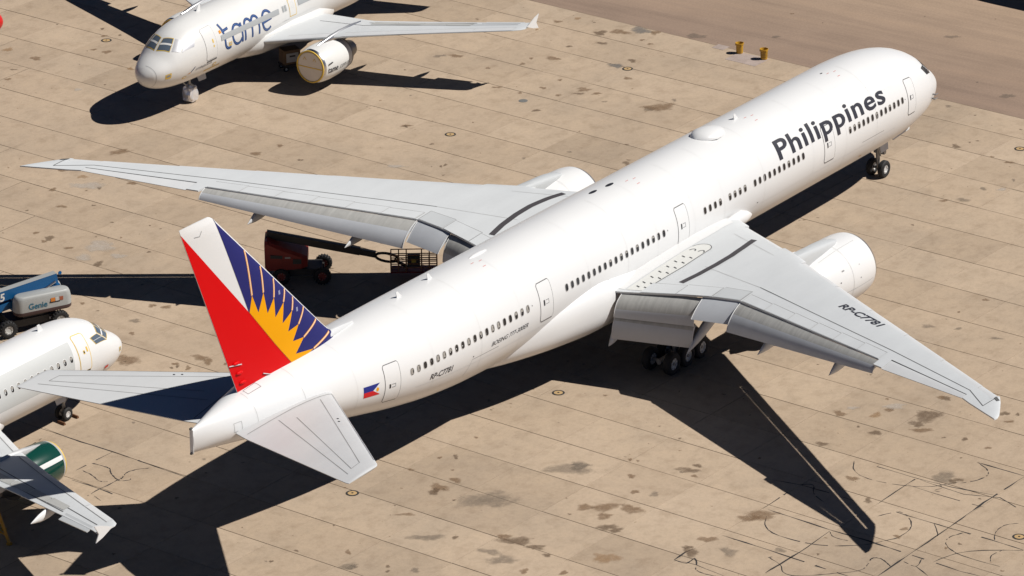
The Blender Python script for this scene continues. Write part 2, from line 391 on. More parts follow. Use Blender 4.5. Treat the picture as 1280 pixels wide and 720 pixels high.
STAINS = [
 # bottom middle
 (713,586,50,15,'g'),(725,582,26,9,'g'),(731,634,16,9,'b'),(757,634,34,9,'b'),(790,637,24,10,'b'),(755,645,20,6,'b'),(759,659,22,7,'d'),(770,663,16,5,'d'),
 (758,698,28,12,'o'),(549,610,22,9,'b'),(543,615,14,7,'d'),(570,600,14,6,'b'),(507,643,18,4,'b'),(514,587,8,3,'b'),(570,571,7,5,'d'),(645,676,34,10,'d'),(630,671,14,7,'b'),
 (670,684,20,6,'d'),(683,694,10,4,'d'),(533,672,40,7,'g'),(610,625,60,20,'g'),(860,588,28,6,'d'),(872,582,10,5,'d'),(868,595,9,3,'b'),(789,595,10,5,'b'),(793,615,10,5,'b'),
 (818,618,12,5,'g'),(952,644,42,10,'b'),(935,648,20,8,'b'),(863,690,18,10,'d'),(860,684,12,4,'d'),(885,674,22,6,'b'),(912,690,20,9,'g'),(975,688,12,6,'g'),
 (435,708,26,6,'g'),(440,709,12,5,'g'),(485,708,6,3,'d'),(519,713,12,5,'g'),(435,690,7,5,'b'),(569,672,8,4,'d'),(613,690,26,6,'g',-20),(628,700,34,10,'g',-20),(655,714,10,6,'b'),(705,716,10,4,'b'),
 # right
 (1180,547,6,2,'d'),(1160,520,38,12,'d'),(1146,530,18,7,'d'),(1152,538,22,6,'b'),(1050,517,14,7,'b'),(1094,541,14,6,'d'),(1095,519,15,6,'o'),(1112,512,12,6,'b'),(1183,498,12,5,'d'),(1176,497,12,4,'b'),
 (1027,555,18,5,'d'),(1206,549,9,4,'d'),(1235,560,8,3,'b'),(1256,517,12,5,'d'),(1272,518,6,3,'d'),(1262,527,12,3,'b'),(1180,597,34,12,'g'),(1192,601,14,5,'d'),(1065,598,14,6,'b'),(1085,626,10,6,'d'),
 (1131,661,9,4,'b'),(1122,671,8,4,'b'),(1201,600,8,4,'d'),(1118,508,30,6,'l'),(1067,510,16,4,'l'),
 (1195,183,12,6,'d'),(1186,133,12,4,'g'),(1219,144,4,2,'d'),(1240,196,6,3,'b'),(1262,203,14,4,'b'),(1229,236,9,6,'g'),(1252,237,14,4,'l'),(1267,225,6,4,'g'),(1204,250,18,6,'g'),(1180,251,12,4,'b'),
 (1232,375,8,4,'b'),(1160,408,20,4,'g'),(1198,411,12,3,'g'),(1245,423,20,3,'g'),(1276,162,5,2,'d'),(1212,178,5,2,'d'),(1222,176,5,2,'d'),
 # top middle
 (751,41,20,9,'d'),(775,40,30,8,'b'),(801,38,30,11,'p'),(819,41,14,8,'b'),(753,54,15,5,'d'),(712,58,9,4,'d'),(664,73,8,3,'b'),(691,73,20,6,'b'),(653,80,10,4,'b'),(790,76,12,6,'d'),(803,50,8,3,'b'),(813,55,9,4,'b'),
 (770,82,20,8,'p'),(785,98,12,5,'b'),(700,100,8,3,'b'),(679,110,10,4,'b'),(730,112,22,6,'b'),(724,117,14,4,'d'),(746,117,14,4,'b'),(698,119,9,4,'b'),(824,134,40,14,'b'),(812,136,20,6,'g'),(670,138,12,4,'d',30),
 (650,116,7,3,'b'),(622,109,14,4,'b'),(570,70,22,6,'b'),(549,70,18,5,'g'),(508,157,18,4,'b'),(507,158,6,4,'d'),(610,85,7,4,'b'),(671,37,5,3,'o'),(697,27,12,5,'b'),(722,23,12,4,'o'),(865,165,9,5,'b'),(783,204,12,6,'d'),(786,200,6,2,'d'),
 (843,125,7,5,'g'),(756,127,8,3,'g'),(712,190,7,3,'g'),(655,198,7,3,'g'),(557,206,6,4,'d'),(551,208,5,3,'d'),(495,208,30,4,'l'),(540,180,6,3,'d'),
 # left
 (45,73,16,7,'b'),(130,45,10,4,'b'),(133,65,16,6,'b'),(117,62,10,3,'b'),(128,36,7,3,'d'),(150,44,6,3,'d'),(10,99,9,4,'b'),(17,87,10,3,'d'),(163,86,10,5,'o'),(10,62,14,8,'o'),(98,112,14,4,'l'),(150,190,40,6,'b',25),
 (320,192,20,5,'b'),(375,200,8,3,'d'),(350,182,10,4,'b'),(165,229,12,5,'b'),(103,221,14,6,'o'),(66,237,10,5,'b'),(124,235,7,4,'d'),(110,232,40,12,'l'),(78,213,16,4,'b'),(62,298,14,7,'d'),(55,302,8,4,'b'),
 (125,308,46,14,'l'),(105,322,24,8,'l'),(148,320,20,7,'l'),(123,330,11,9,'d'),(85,310,12,4,'b'),(45,291,8,4,'b'),(186,315,6,3,'d'),(77,258,14,4,'b'),(140,278,6,2,'d'),(125,345,14,4,'o'),(158,450,30,14,'b'),(168,401,14,6,'g'),
 (165,417,8,4,'b'),(208,384,12,6,'b'),(190,382,10,5,'b'),(103,379,8,3,'b'),(260,452,14,7,'b'),(235,460,8,5,'b'),(250,447,20,7,'b'),(220,455,10,4,'b'),(282,455,6,3,'b'),(222,458,5,3,'d'),
 (870,45,34,8,'g'),(970,46,14,4,'g'),(1190,46,20,6,'g'),(1260,120,20,8,'g'),(990,17,6,2,'b'),(790,224,8,3,'b')]
for s_ in STAINS: stain(*s_[:5], rot=s_[5] if len(s_) > 5 else 0)
rg = random.Random(5)
for _ in range(200):                                     # small scattered drips
    q_ = rg.uniform(1.6, 6); stain(rg.uniform(0, 1280), rg.uniform(20, 715), q_, q_*rg.uniform(.35, .5), rg.choice('bddg'))

TAR = concrete_mat('tar_seal', (0.045, 0.042, 0.042), slab=False)
nt_ = [0]
def tar(px, w=0.085, smooth=True):
    nt_[0] += 1; rgt = random.Random(nt_[0]*7)
    P = [ground_at(*q) for q in px]
    if smooth and len(P) > 2:
        Q = []
        for i in range(len(P)-1):
            p0, p1, p2, p3 = P[max(i-1, 0)], P[i], P[i+1], P[min(i+2, len(P)-1)]
            for k in range(5):
                t = k/5; Q.append(0.5*((2*p1)+(p2-p0)*t+(2*p0-5*p1+4*p2-p3)*t*t+(3*p1-p0-3*p2+p3)*t**3))
        P = Q+[P[-1]]
    else:
        Q = []
        for a, b in zip(P[:-1], P[1:]):
            n = max(2, int((b-a).length/0.6)); Q += [a.lerp(b, i/n) for i in range(n)]
        P = Q+[P[-1]]
    V = []
    for i, p in enumerate(P):
        d = (P[min(i+1, len(P)-1)]-P[max(i-1, 0)]); d.z = 0; n = Vector((-d.y, d.x, 0)).normalized()
        ww = w*0.5*0.8*rgt.choice((.35, .6, .9, 1.0, 1.3))*rgt.uniform(.8, 1.2); j = rgt.uniform(-.016, .016)
        if i in (0, len(P)-1): ww *= 0.3
        V += [p+n*(ww+j), p-n*(ww-j)]
    z = 0.003+0.0003*(nt_[0] % 3)
    me = bpy.data.meshes.new('sealed_crack'); me.from_pydata([(v.x, v.y, z) for v in V], [], [(2*i, 2*i+1, 2*i+3, 2*i+2) for i in range(len(P)-1) if rgt.random() > .10])
    me.materials.append(TAR); mesh_obj('sealed_crack', me, apron)
for px, w, sm in [
  ([(1068,576),(1110,587),(1150,599),(1190,609),(1243,619)],.10,0),([(1222,578),(1250,586),(1280,595)],.10,0),([(1097,720),(1150,684),(1187,659),(1230,628),(1280,596)],.12,0),([(1097,630),(1120,614),(1152,594)],.12,0),
  ([(960,687),(992,698),(1060,720)],.12,0),([(903,669),(960,687)],.14,0),([(960,637),(1037,662),(1085,676),(1140,694),(1200,714),(1225,720)],.11,0),([(957,716),(1000,690),(1037,664)],.13,0),([(1120,640),(1187,660),(1240,675),(1280,688)],.10,0),
  ([(1068,576),(1067,586),(1075,594),(1095,601),(1130,607),(1165,608),(1200,602)],.07,1),([(1222,578),(1234,587),(1234,594),(1222,600),(1200,604)],.07,1),([(1135,606),(1165,616),(1200,626),(1230,634)],.08,0),([(1150,600),(1205,618),(1250,622),(1280,640)],.07,0),
  ([(1175,615),(1168,613),(1177,610),(1174,604)],.06,1),([(958,645),(957,658),(970,668),(1000,677),(1035,682),(1080,681),(1105,676)],.08,1),([(1037,664),(1042,671),(1060,676)],.07,1),([(1098,645),(1125,640),(1138,650),(1137,662),(1122,672),(1105,676)],.07,1),
  ([(1168,655),(1172,666),(1172,670)],.07,1),([(1204,666),(1188,671),(1182,678),(1190,688),(1210,697),(1250,708)],.07,1),([(1165,703),(1195,692),(1230,688),(1280,688)],.07,1),([(1273,654),(1255,657),(1245,665),(1243,675)],.07,1),([(1238,702),(1240,694),(1255,687)],.06,1),
  ([(960,696),(975,706),(980,716),(1000,720),(1040,717),(1075,713),(1085,705)],.07,1),([(966,696),(960,697)],.15,0),([(1085,705),(1090,698),(1100,698),(1108,703),(1113,708)],.08,1),([(1130,702),(1145,708),(1152,699)],.09,1),([(1145,708),(1160,720)],.08,0),
  ([(843,700),(858,704),(868,698),(871,705),(870,712),(880,717),(895,720)],.10,1),([(848,701),(870,706),(905,720)],.07,0),([(843,700),(857,690),(870,685)],.14,0),([(953,636),(975,622),(985,615)],.10,0),([(1000,606),(1016,606),(1018,618),(1030,628)],.08,1),([(966,600),(1000,606),(1037,616),(1068,626)],.09,0),
  # lower left
  ([(67,540),(100,552),(140,564),(205,587)],.10,0),([(205,587),(231,596)],.06,0),([(95,588),(120,575),(141,565)],.10,0),([(115,579),(130,583),(137,586),(139,592),(146,599),(152,598),(158,591),(170,587),(187,585)],.09,1),([(103,588),(115,594),(122,600),(128,602),(135,602)],.07,1),
  ([(109,620),(123,612),(140,604),(152,597)],.09,1),([(90,600),(110,606),(135,615),(146,620)],.10,0),([(118,620),(126,626)],.09,0),([(55,535),(80,545),(100,552)],.08,0),([(25,565),(45,553),(52,548)],.09,0),
  ([(145,600),(152,601),(162,600),(163,598)],.06,1)]:
    tar(px, w, bool(sm))

RING = flat('tie_down_ring', (0.03, 0.03, 0.03), 0.7); TIEC = flat('tie_down_cover', (0.48, 0.32, 0.15), 0.7); IRON = flat('manhole_iron', (0.17, 0.17, 0.16), 0.6)
tm = MB(); tm.lathe([(0.006, 0.36, 0), (0.014, 0.35, 0), (0.014, 0.25, 0), (0.012, 0.25, 1), (0.018, 0.0, 1)], axis='Z', n=28)
tm.box((0, 0, 0.022), (0.10, 0.10, 0.018), mi=0)
tie_o = tm.build('tie_down_point', [RING, TIEC], apron)
for k, (u, v) in enumerate(((698, 491), (440.5, 616.5), (1274, 671), (1275, 186), (784.5, 86), (133, 50.5), (563, 168))):
    o = tie_o if k == 0 else tie_o.copy()
    if k: col.objects.link(o)
    g = ground_at(u, v); o.location = (g.x, g.y, 0)
tm = MB(); tm.lathe([(0.006, 0.30), (0.012, 0.29), (0.013, 0.0)], axis='Z', n=24); mh = tm.build('drain_cover', IRON, apron); g = ground_at(654, 126); mh.location = (g.x, g.y, 0)
PATCHM = concrete_mat('repair_patch', (0.42, 0.34, 0.30), slab=False)
for (u, v, w, l) in ((934, 74, 1.7, 2.4), (901, 59, 0.8, 0.9)):
    g = ground_at(u, v); m = MB(); m.box((0, 0, 0), (w, l, 0.008)); o = m.build('repair_patch', PATCHM, apron); o.location = (g.x, g.y, 0.004); o.rotation_euler = (0, 0, GA)

# ------------------------------------------------------------------ aircraft building blocks
class Fus:
    def __init__(s, st, zc, zm):
        s.s0 = st[0][0]; q = [math.sqrt(a[0]-s.s0) for a in st]
        s.ft = pchip(q, [a[1] for a in st]); s.fb = pchip(q, [a[2] for a in st]); s.fw = pchip(q, [a[3] for a in st])
        s.fm = pchip([math.sqrt(a[0]-s.s0) for a in zm], [a[1] for a in zm]); s.zc = zc; s.L = st[-1][0]
    def raw(s, a, t, side):
        q = math.sqrt(max(a-s.s0, 1e-6)); T, B, w, m = s.ft(q), s.fb(q), s.fw(q), s.fm(q)
        c = math.cos(t); h = (T-m) if c > 0 else (m-B)
        return Vector((-a, side*w*math.sin(t), s.zc+m+h*c))
    def pt(s, a, t, side=-1, off=0.0):
        p = s.raw(a, t, side)
        if off:
            e = 1e-3; da = s.raw(a+e, t, side)-s.raw(a-e, t, side); dt = s.raw(a, t+e, side)-s.raw(a, t-e, side)
            n = da.cross(dt); n.normalize()
            c = Vector((p.x, 0, s.zc+s.fm(math.sqrt(max(a-s.s0, 1e-6)))))
            if n.dot(p-c) < 0: n = -n
            p = p+n*off
        return p
    def t_at(s, a, z):                      # angle from the crown where the skin is at height z above the axis
        q = math.sqrt(max(a-s.s0, 1e-6)); T, B, m = s.ft(q), s.fb(q), s.fm(q)
        h = (T-m) if z > m else (m-B); return math.acos(max(-1, min(1, (z-m)/h)))
    def rings(s, ss, n=72):
        return [[s.raw(a, 2*math.pi*k/n, -1) for k in range(n)] for a in ss]
    def body(s, name, mat, parent, nn=72, extra=()):
        ss = sorted(set([s.s0+0.001]+[s.L*(i/110) for i in range(1, 111)]+[s.s0+q for q in (0.02, .05, .1, .2, .35, .55, .8, 1.1, 1.4, 1.8, 2.2, 2.6, 3.0, 3.5)]))
        ss = [a for a in ss if s.s0 < a <= s.L]
        m = MB(); m.loft(s.rings(ss, nn)); return m.build(name, mat, parent, smooth=True, angle=50)
    def patch(s, name, loops, mat, parent, side=-1, off=0.006, step=0.12, stepx=0.6):
        """loops in (station, height above axis measured as skin angle in deg)"""
        return lay(bm_outline([[(a, t) for a, t in lp] for lp in loops]), lambda x, y: s.pt(x, R(y), side, off), name, mat, parent, stepx, step*18)
    def text(s, name, body, s0, t0, size, mat, parent, side=-1, off=0.009, width=1.0, bold=0.0, shear=0.0, length=None, radius=3.1, spacing=1.0):
        bm = bm_text(body, size, shear, bold, 1.0, spacing); x0, y0, x1, y1 = bm_bounds(bm)
        k = (length/(x1-x0)) if length else width
        d = 57.2958/radius; sg = -1 if side < 0 else 1
        # baseline is y=0 of the font
        return lay(bm, lambda x, y: s.pt(s0+sg*(x-x0)*k, R(t0-y*d), side, off), name, mat, parent, None, 0.12)
    def window(s, a, t, parent, side=-1, w=0.26, h=0.40, shade=0.0, frame=None, name='cabin_window', r=3.1, base=0.0):
        hd = R(1)*0+ (h/2)/r*57.2958; td = math.degrees(t); m = MB()
        def oval(sc, o, n=14):
            P = []
            for k in range(n):
                q = 2*math.pi*k/n; c, si = math.cos(q), math.sin(q)
                x = math.copysign(abs(c)**0.75, c)*w/2*sc; y = math.copysign(abs(si)**0.75, si)*hd*(1+(sc-1)*w/h)
                P.append(s.pt(a+x, R(td-y), side, o+base))
            return P
        o1 = oval(1.30, 0.003); o2 = oval(1.16, 0.011); o3 = oval(1.0, 0.009); o4 = oval(0.94, 0.004); n = 14
        for A, B, mi in ((o1, o2, 0), (o2, o3, 0), (o3, o4, 1)):
            m.add(A+B, [(k, (k+1) % n, n+(k+1) % n, n+k) for k in range(n)], mi)
        m.add(o4, [tuple(range(n))], 1)
        if shade:
            n2 = 8; P = []
            yt = hd*0.80; yb = hd*(0.80-1.6*shade)
            for y in (yt, yb):
                for x in (-0.36*w, 0.36*w): P.append(s.pt(a+x, R(td-y), side, 0.0055+base))
            m.add(P, [(0, 1, 3, 2)], 2)
        return m.build(name, [frame or WFRAME, GLASS, SHADE], parent)
    def door(s, a0, a1, z1, z0, parent, side=-1, gap=LINE, wgap=0.03, handle=True, panel=WHITE, name='door', heavy=True, rr=0.16):
        k = 57.2958/3.1 if s.zc > 5 else 57.2958/2.0
        am = (a0+a1)/2; t1 = math.degrees(s.t_at(am, z1)); t0 = math.degrees(s.t_at(am, z0))
        # loops in (s, t) with t scaled so that corner radii look round
        def rr2(g):
            return [(x, y/ (1/k)) for x, y in rrect(a0-g, t1/k-g, a1+g, t0/k+g, rr+g)]
        d = s.patch(name, [rr2(-0.004)], panel, parent, side, 0.013)
        s.patch('gap', [rr2(wgap), rr2(-0.004)], gap, d, side, 0.007)
        if heavy:
            for tt in (t1-0.02*k, t0+0.02*k):
                s.patch('sill', [[(a0+0.08, tt-0.02*k), (a1-0.08, tt-0.02*k), (a1-0.08, tt+0.03*k), (a0+0.08, tt+0.03*k)]], LINE, d, side, 0.016)
        if handle:
            tm = t1+(t0-t1)*0.53; w = a1-a0
            s.patch('handle', [[(a1-w*0.36, tm-0.16*k), (a1-w*0.25, tm-0.16*k), (a1-w*0.25, tm+0.16*k), (a1-w*0.36, tm+0.16*k)]], BLACK, d, side, 0.019)
            hm = MB()
            for q in (-0.12, 0.10):
                hm.tube(s.pt(a0+w*0.34, R(tm+q*k), side, 0.02), s.pt(a0+w*0.56, R(tm+q*k), side, 0.02), 0.016, n=6)
            hm.tube(s.pt(a0+w*0.34, R(tm-0.12*k), side, 0.02), s.pt(a0+w*0.34, R(tm+0.10*k), side, 0.02), 0.010, n=6)
            hm.build('handle_frame', SEAM, d)
        return d

def shape_u(c): return 5/0.5*(0.2969*math.sqrt(max(c, 0))-0.126*c-0.3516*c*c+0.2843*c**3-0.1015*c**4)*1.0
class Wing:
    """ys ascending (span); le, te stations; z at le and te (upper skin line); tu, tl thickness above / below as share of chord"""
    def __init__(s, ys, le, te, zle, zte, tu, tl, teth=0.05, ref=None):
        s.ys = ys; s.le = lerp(ys, le); s.te = lerp(ys, te); s.zl = lerp(ys, zle); s.zt = lerp(ys, zte); s.tu = lerp(ys, tu); s.tl = lerp(ys, tl); s.th = teth; s.ref = ref
    def up(s, y, a, off=0.0):
        if s.ref:                           # smooth upper skin of the full section, cut short where flaps and slats part from it
            L, T = s.ref[0](y), s.ref[1](y); zl, zt, tu = s.ref[2](y), s.ref[3](y), s.ref[4](y)
        else: L, T, zl, zt, tu = s.le(y), s.te(y), s.zl(y), s.zt(y), s.tu(y)
        c = min(max((a-L)/(T-L), 0), 1); return zl+(zt-zl)*c+(T-L)*tu*shape_u(c)+off
    def lo(s, y, a):
        L, T = s.le(y), s.te(y); c = min(max((a-L)/(T-L), 0), 1); ch = T-L
        return s.up(y, a)-ch*(s.tl(y)+s.tu(y))*shape_u(c)-s.th*c
    CS = [0, .004, .015, .035, .07, .12, .2, .3, .42, .55, .68, .8, .9, 1.0]
    def ring(s, y, side):
        L, T = s.le(y), s.te(y); P = [(-(L+(T-L)*c), side*y, s.up(y, L+(T-L)*c)) for c in s.CS]
        P += [(-(L+(T-L)*c), side*y, s.lo(y, L+(T-L)*c)) for c in reversed(s.CS[1:])]
        return P
    def build(s, name, mat, parent, side, ys=None):
        m = MB(); m.loft([s.ring(y, side) for y in (ys or s.ys)]); return m.build(name, mat, parent, smooth=True, angle=40)
    def panel(s, name, poly, mat, parent, side, off=0.006, step=0.5, loops=None):
        return lay(bm_outline(loops or [poly]), lambda y, a: (-a, side*y, s.up(y, a, off)), name, mat, parent, 2.0, step)
    def text(s, name, body, y0, a0, dirv, upv, size, mat, parent, side, shear=0.0, bold=0.0, length=None, off=0.010):
        bm = bm_text(body, size, shear, bold); x0, _, x1, _ = bm_bounds(bm); k = length/(x1-x0) if length else 1.0
        def f(x, y):
            yy = y0+dirv[0]*(x-x0)*k+upv[0]*y; aa = a0+dirv[1]*(x-x0)*k+upv[1]*y; return (-aa, side*yy, s.up(yy, aa, off))
        return lay(bm, f, name, mat, parent, None, 0.3)

def strip(pts, w):
    """flat outline of a polyline with width w (2-D)"""
    L, Q = [], []
    for i, p in enumerate(pts):
        a = pts[max(i-1, 0)]; b = pts[min(i+1, len(pts)-1)]; dx, dy = b[0]-a[0], b[1]-a[1]; l = math.hypot(dx, dy) or 1
        L.append((p[0]-dy/l*w/2, p[1]+dx/l*w/2)); Q.append((p[0]+dy/l*w/2, p[1]-dx/l*w/2))
    return L+Q[::-1]

def flap(name, parent, mats, side, y0, y1, fore0, fore1, mid0, mid1, aft0, aft1, th=0.16, nseg=8, stain=4):
    """curved drooped flap; fore/mid/aft = (station, z) at inner (0) and outer (1) end; upper skin passes through them"""
    m = MB(); rings = []; n = nseg
    for k in range(n+1):
        u = k/n
        rings.append([])
    def crv(f, md, a, t):
        # quadratic through the three points
        p = [f[i]*(2*t-1)*(t-1)+md[i]*4*t*(1-t)+a[i]*t*(2*t-1) for i in (0, 1)]
        return p
    N = 10; cols = []
    for yy, f, md, a in ((y0, fore0, mid0, aft0), (y1, fore1, mid1, aft1)):
        up = [crv(f, md, a, i/N) for i in range(N+1)]; ring = [(-p[0], side*yy, p[1]) for p in up]
        low = []
        for i in range(N, -1, -1):
            t = i/N; p = up[i]; q0 = up[max(i-1, 0)]; q1 = up[min(i+1, N)]; dx, dz = q1[0]-q0[0], q1[1]-q0[1]; l = math.hypot(dx, dz)
            w = th*(math.sqrt(max(1-(1-min(t*3, 1))**2, 0))*0.75+0.25)*(1-t)+0.015
            low.append((-(p[0]+dz/l*w), side*yy, p[1]-dx/l*w))
        cols.append(ring+low)
    n2 = len(cols[0]); NY = 6
    for j in range(NY):
        A = [tuple(Vector(cols[0][i]).lerp(Vector(cols[1][i]), j/NY)) for i in range(n2)]
        B = [tuple(Vector(cols[0][i]).lerp(Vector(cols[1][i]), (j+1)/NY)) for i in range(n2)]
        for i in range(n2):
            k = (i+1) % n2; mi = 1 if i < stain else 0
            m.add([A[i], A[k], B[k], B[i]], [(0, 1, 2, 3)], mi)
    m.add(cols[0], [tuple(range(n2))]); m.add(cols[1], [tuple(range(n2))])
    fo = m.build(name, mats, parent, smooth=True, weld=True, angle=40)
    for c_, dy in ((cols[0], -.02), (cols[1], .02)):
        e_ = MB()
        for i in range(N): a_, b_ = Vector(c_[i]), Vector(c_[i+1]); a_.y += side*dy; b_.y += side*dy; e_.tube(a_, b_, .022, n=6)
        e_.build('edge_seal', WHITE, fo, smooth=True)
    return fo

def pod(name, parent, mat, pts, w, h, n=14):
    """teardrop fairing along a 3-D polyline with half widths w and half heights h at each point"""
    m = MB(); rings = []
    for p, a, b in zip(pts, w, h):
        rings.append([(p[0], p[1]+a*math.cos(2*math.pi*k/n), p[2]+b*math.sin(2*math.pi*k/n)) for k in range(n)])
    m.loft(rings); return m.build(name, mat, parent, smooth=True)

def wheel(parent, c, r, w, name='wheel', hub=HUB, n=28):
    m = MB(); h = w/2
    m.lathe([(-h*0.55, 0.0, 1), (-h*0.55, r*0.30, 1), (-h*0.75, r*0.34, 1), (-h*0.72, r*0.50, 1), (-h*0.95, r*0.56, 0), (-h, r*0.72, 0), (-h*0.86, r*0.90, 0), (-h*0.5, r, 0), (h*0.5, r, 0), (h*0.86, r*0.90, 0), (h, r*0.72, 0), (h*0.95, r*0.56, 0), (h*0.72, r*0.50, 1), (h*0.75, r*0.34, 1), (h*0.55, r*0.30, 1), (h*0.55, 0, 1)], axis='Y', n=n)
    for k in range(8):
        t = 2*math.pi*k/8
        for sg in (-1, 1): m.tube((math.cos(t)*r*.42, sg*h*0.66, math.sin(t)*r*.42), (math.cos(t)*r*.42, sg*h*0.80, math.sin(t)*r*.42), r*0.05, n=6, mi=2)
    o = m.build(name, [RUBBER, hub, STEEL], parent, smooth=True, weld=True); o.location = c; return o

# ------------------------------------------------------------------ the large white airliner
ZC = 5.64; PIT = 0.0073
jet = empty('airliner'); jet.rotation_euler = (0, PIT, 0)
tag(jet, 'long white twin engine airliner with charcoal lettering and a red white and blue sunburst tail', 'airliner')
nj = lambda st: [((.55+a[0]*10.45/11) if a[0] < 11 else a[0],)+tuple(a[1:]) for a in st]
FU = Fus(nj([(0, -0.95, -0.951, 0.0), (.15, -.47, -1.42, .50), (.5, -.08, -1.80, .98), (1, .26, -2.10, 1.38), (1.6, .60, -2.32, 1.72), (2.2, 1.02, -2.47, 1.98), (3, 1.60, -2.65, 2.27), (4, 2.10, -2.81, 2.54), (5, 2.44, -2.92, 2.74),
          (6, 2.68, -2.99, 2.89), (7.5, 2.91, -3.06, 3.02), (9, 3.03, -3.095, 3.08), (11, 3.1, -3.1, 3.1), (20, 3.1, -3.1, 3.1), (49, 3.1, -3.1, 3.1), (52, 3.1, -3.02, 3.1), (55, 3.1, -2.75, 3.07), (58, 3.1, -2.28, 2.96), (61, 3.09, -1.66, 2.73),
          (64, 3.04, -1.0, 2.35), (67, 2.90, -0.36, 1.85), (69.5, 2.64, .10, 1.30), (71.5, 2.30, .42, .74), (72.7, 2.06, .60, .33), (73.2, 1.96, .66, .13)]), ZC,
         nj([(0, -0.95), (1, -.72), (3, -.40), (6, -.15), (11, 0), (49, 0), (55, .12), (61, .55), (67, 1.10), (73.2, 1.32)]))
fus = FU.body('fuselage', WHITE, jet, 88)
# APU blade and exhaust
m = MB(); m.box((-73.215, 0, ZC+1.31), (0.03, 0.22, 1.28)); m.build('tail_cone_cap', WHITE, jet)
for z_ in (2.0, .64):
    m = MB(); m.box((-73.22, 0.02, ZC+z_), (0.16, 0.10, 0.10)); m.build('tail_light', LINE, jet)
# skin seams
for s_ in (11.4, 24.0, 38.2, 52.3, 62.6): FU.patch('skin_seam', [[(s_, 2), (s_+0.03, 2), (s_+0.03, 118), (s_, 118)]], paint('seam_faint', (0.72, 0.715, 0.70), 0.4, 0.02), fus, -1, 0.003)
SF = paint('seam_vfaint', (0.765, 0.765, 0.76), 0.4, 0.02)
for s_ in (14.9, 18.6, 28.3, 31.4, 35.2, 42.0, 48.6, 56.5): FU.patch('skin_seam', [[(s_, 2), (s_+0.022, 2), (s_+0.022, 125), (s_, 125)]], SF, fus, -1, 0.003)
for t_ in (28, 57, 108): FU.patch('lap_joint', [[(9, t_), (58, t_), (58, t_+.4), (9, t_+.4)]], SF, fus, -1, 0.004)
for s_ in (66.2, 69.4): FU.patch('skin_seam', [[(s_, 8), (s_+0.03, 8), (s_+0.03, 150), (s_, 150)]], paint('seam_mid', (0.62, 0.615, 0.60)), fus, -1, 0.004)
FU.patch('access_panel', [rrect(70.4, 70, 70.9, 96, 0.1), rrect(70.435, 71.6, 70.865, 94.4, 0.08)], SEAML, fus, -1, 0.005)
FU.patch('access_panel', [rrect(68.2, 6, 69.2, 22, 0.1), rrect(68.235, 7.4, 69.165, 20.6, 0.08)], SEAM, fus, -1, 0.005)
for a0, a1, tt in ((10.5, 13.0, 102.6), (50.7, 53.1, 102.4)): FU.patch('cargo_door_seam', [[(a0, tt), (a1, tt), (a1, tt+.55), (a0, tt+.55)]], SEAM, fus, -1, 0.004)
FU.patch('cargo_door_seam', [[(53.1, 102.5), (53.13, 102.5), (53.5, 122), (53.47, 122)]], SEAML, fus, -1, 0.004)
# doors
for a0, a1 in ((6.62, 7.62), (16.28, 17.42), (32.05, 33.15), (45.62, 46.80), (59.35, 60.55)):
    FU.door(a0, a1, 1.50, -0.62, jet)
# cabin windows, starboard side
TW = {}
rgw = random.Random(3)
runs = [(8.34, 14.48, 13), (19.76, 25.02, 11), (26.09, 27.70, 4), (28.72, 30.33, 4), (34.59, 44.24, 19), (47.96, 58.39, 20)]
for a, b, n in runs:
    for i in range(n):
        s_ = a+(b-a)*i/(n-1); aft = s_ > 47
        FU.window(s_, FU.t_at(s_, 0.56), jet, shade=rgw.choice((0, 0, 0.45, 0.9, 1.0)) if aft else rgw.choice((0, 0, 0, 0.3)))
for s_ in (8.0, 34.2, 47.55): FU.patch('sensor', [rrect(s_-.035, 78, s_+.035, 79.3, .03)], LINE, fus, -1, 0.006)
# cockpit windows
for sd in (-1, 1):
    FU.patch('cockpit_window', [[(2.2, 4), (3.2, 3), (3.4, 20), (2.45, 30)]], GLASS, jet, sd, 0.012, 0.1, 0.3)
    FU.patch('cockpit_window', [[(2.53, 34), (3.48, 23), (3.73, 42), (2.93, 54)]], GLASS, jet, sd, 0.012, 0.1, 0.3)
    FU.patch('cockpit_window', [[(3.06, 57), (3.83, 44), (4.48, 50), (4.03, 61)]], GLASS, jet, sd, 0.012, 0.1, 0.3)
# lettering and flag
FU.text('airline_name', 'Philippines', 22.15, 70.3, 1.66, TXT, jet, bold=0.030, length=12.0, spacing=1.08, off=0.024)
FU.text('registration', 'RP-C7781', 56.85, 104.6, 0.52, TXT, jet, shear=0.25, bold=0.010, length=2.0)
FU.text('type_name', 'BOEING 777-300ER', 51.42, 98.6, 0.36, TXT, jet, shear=0.40, bold=0.002, length=3.45)
fl0, fl1, ft0, ft1 = 60.96, 62.2, 84.0, 100.0; fmid = (ft0+ft1)/2
fg = FU.patch('flag', [[(fl0, ft0), (fl1, ft0), (fl1, ft1), (fl0, ft1)]], WHITE, jet, -1, 0.006)
FU.patch('flag_blue', [[(fl1, ft0), (fl0, ft0), (fl0+.55, fmid), (fl1, fmid)]], flat('flag_blue', (0.01, 0.02, 0.22)), fg, -1, 0.010)
FU.patch('flag_red', [[(fl1, fmid), (fl0+.55, fmid), (fl0, ft1), (fl1, ft1)]], flat('flag_red', (0.62, 0.005, 0.01)), fg, -1, 0.010)
FU.patch('flag_sun', [[(fl0+.2+0.11*math.cos(k), fmid+3.0*math.sin(k)) for k in [2*math.pi*i/12 for i in range(12)]]], YEL, fg, -1, 0.012)
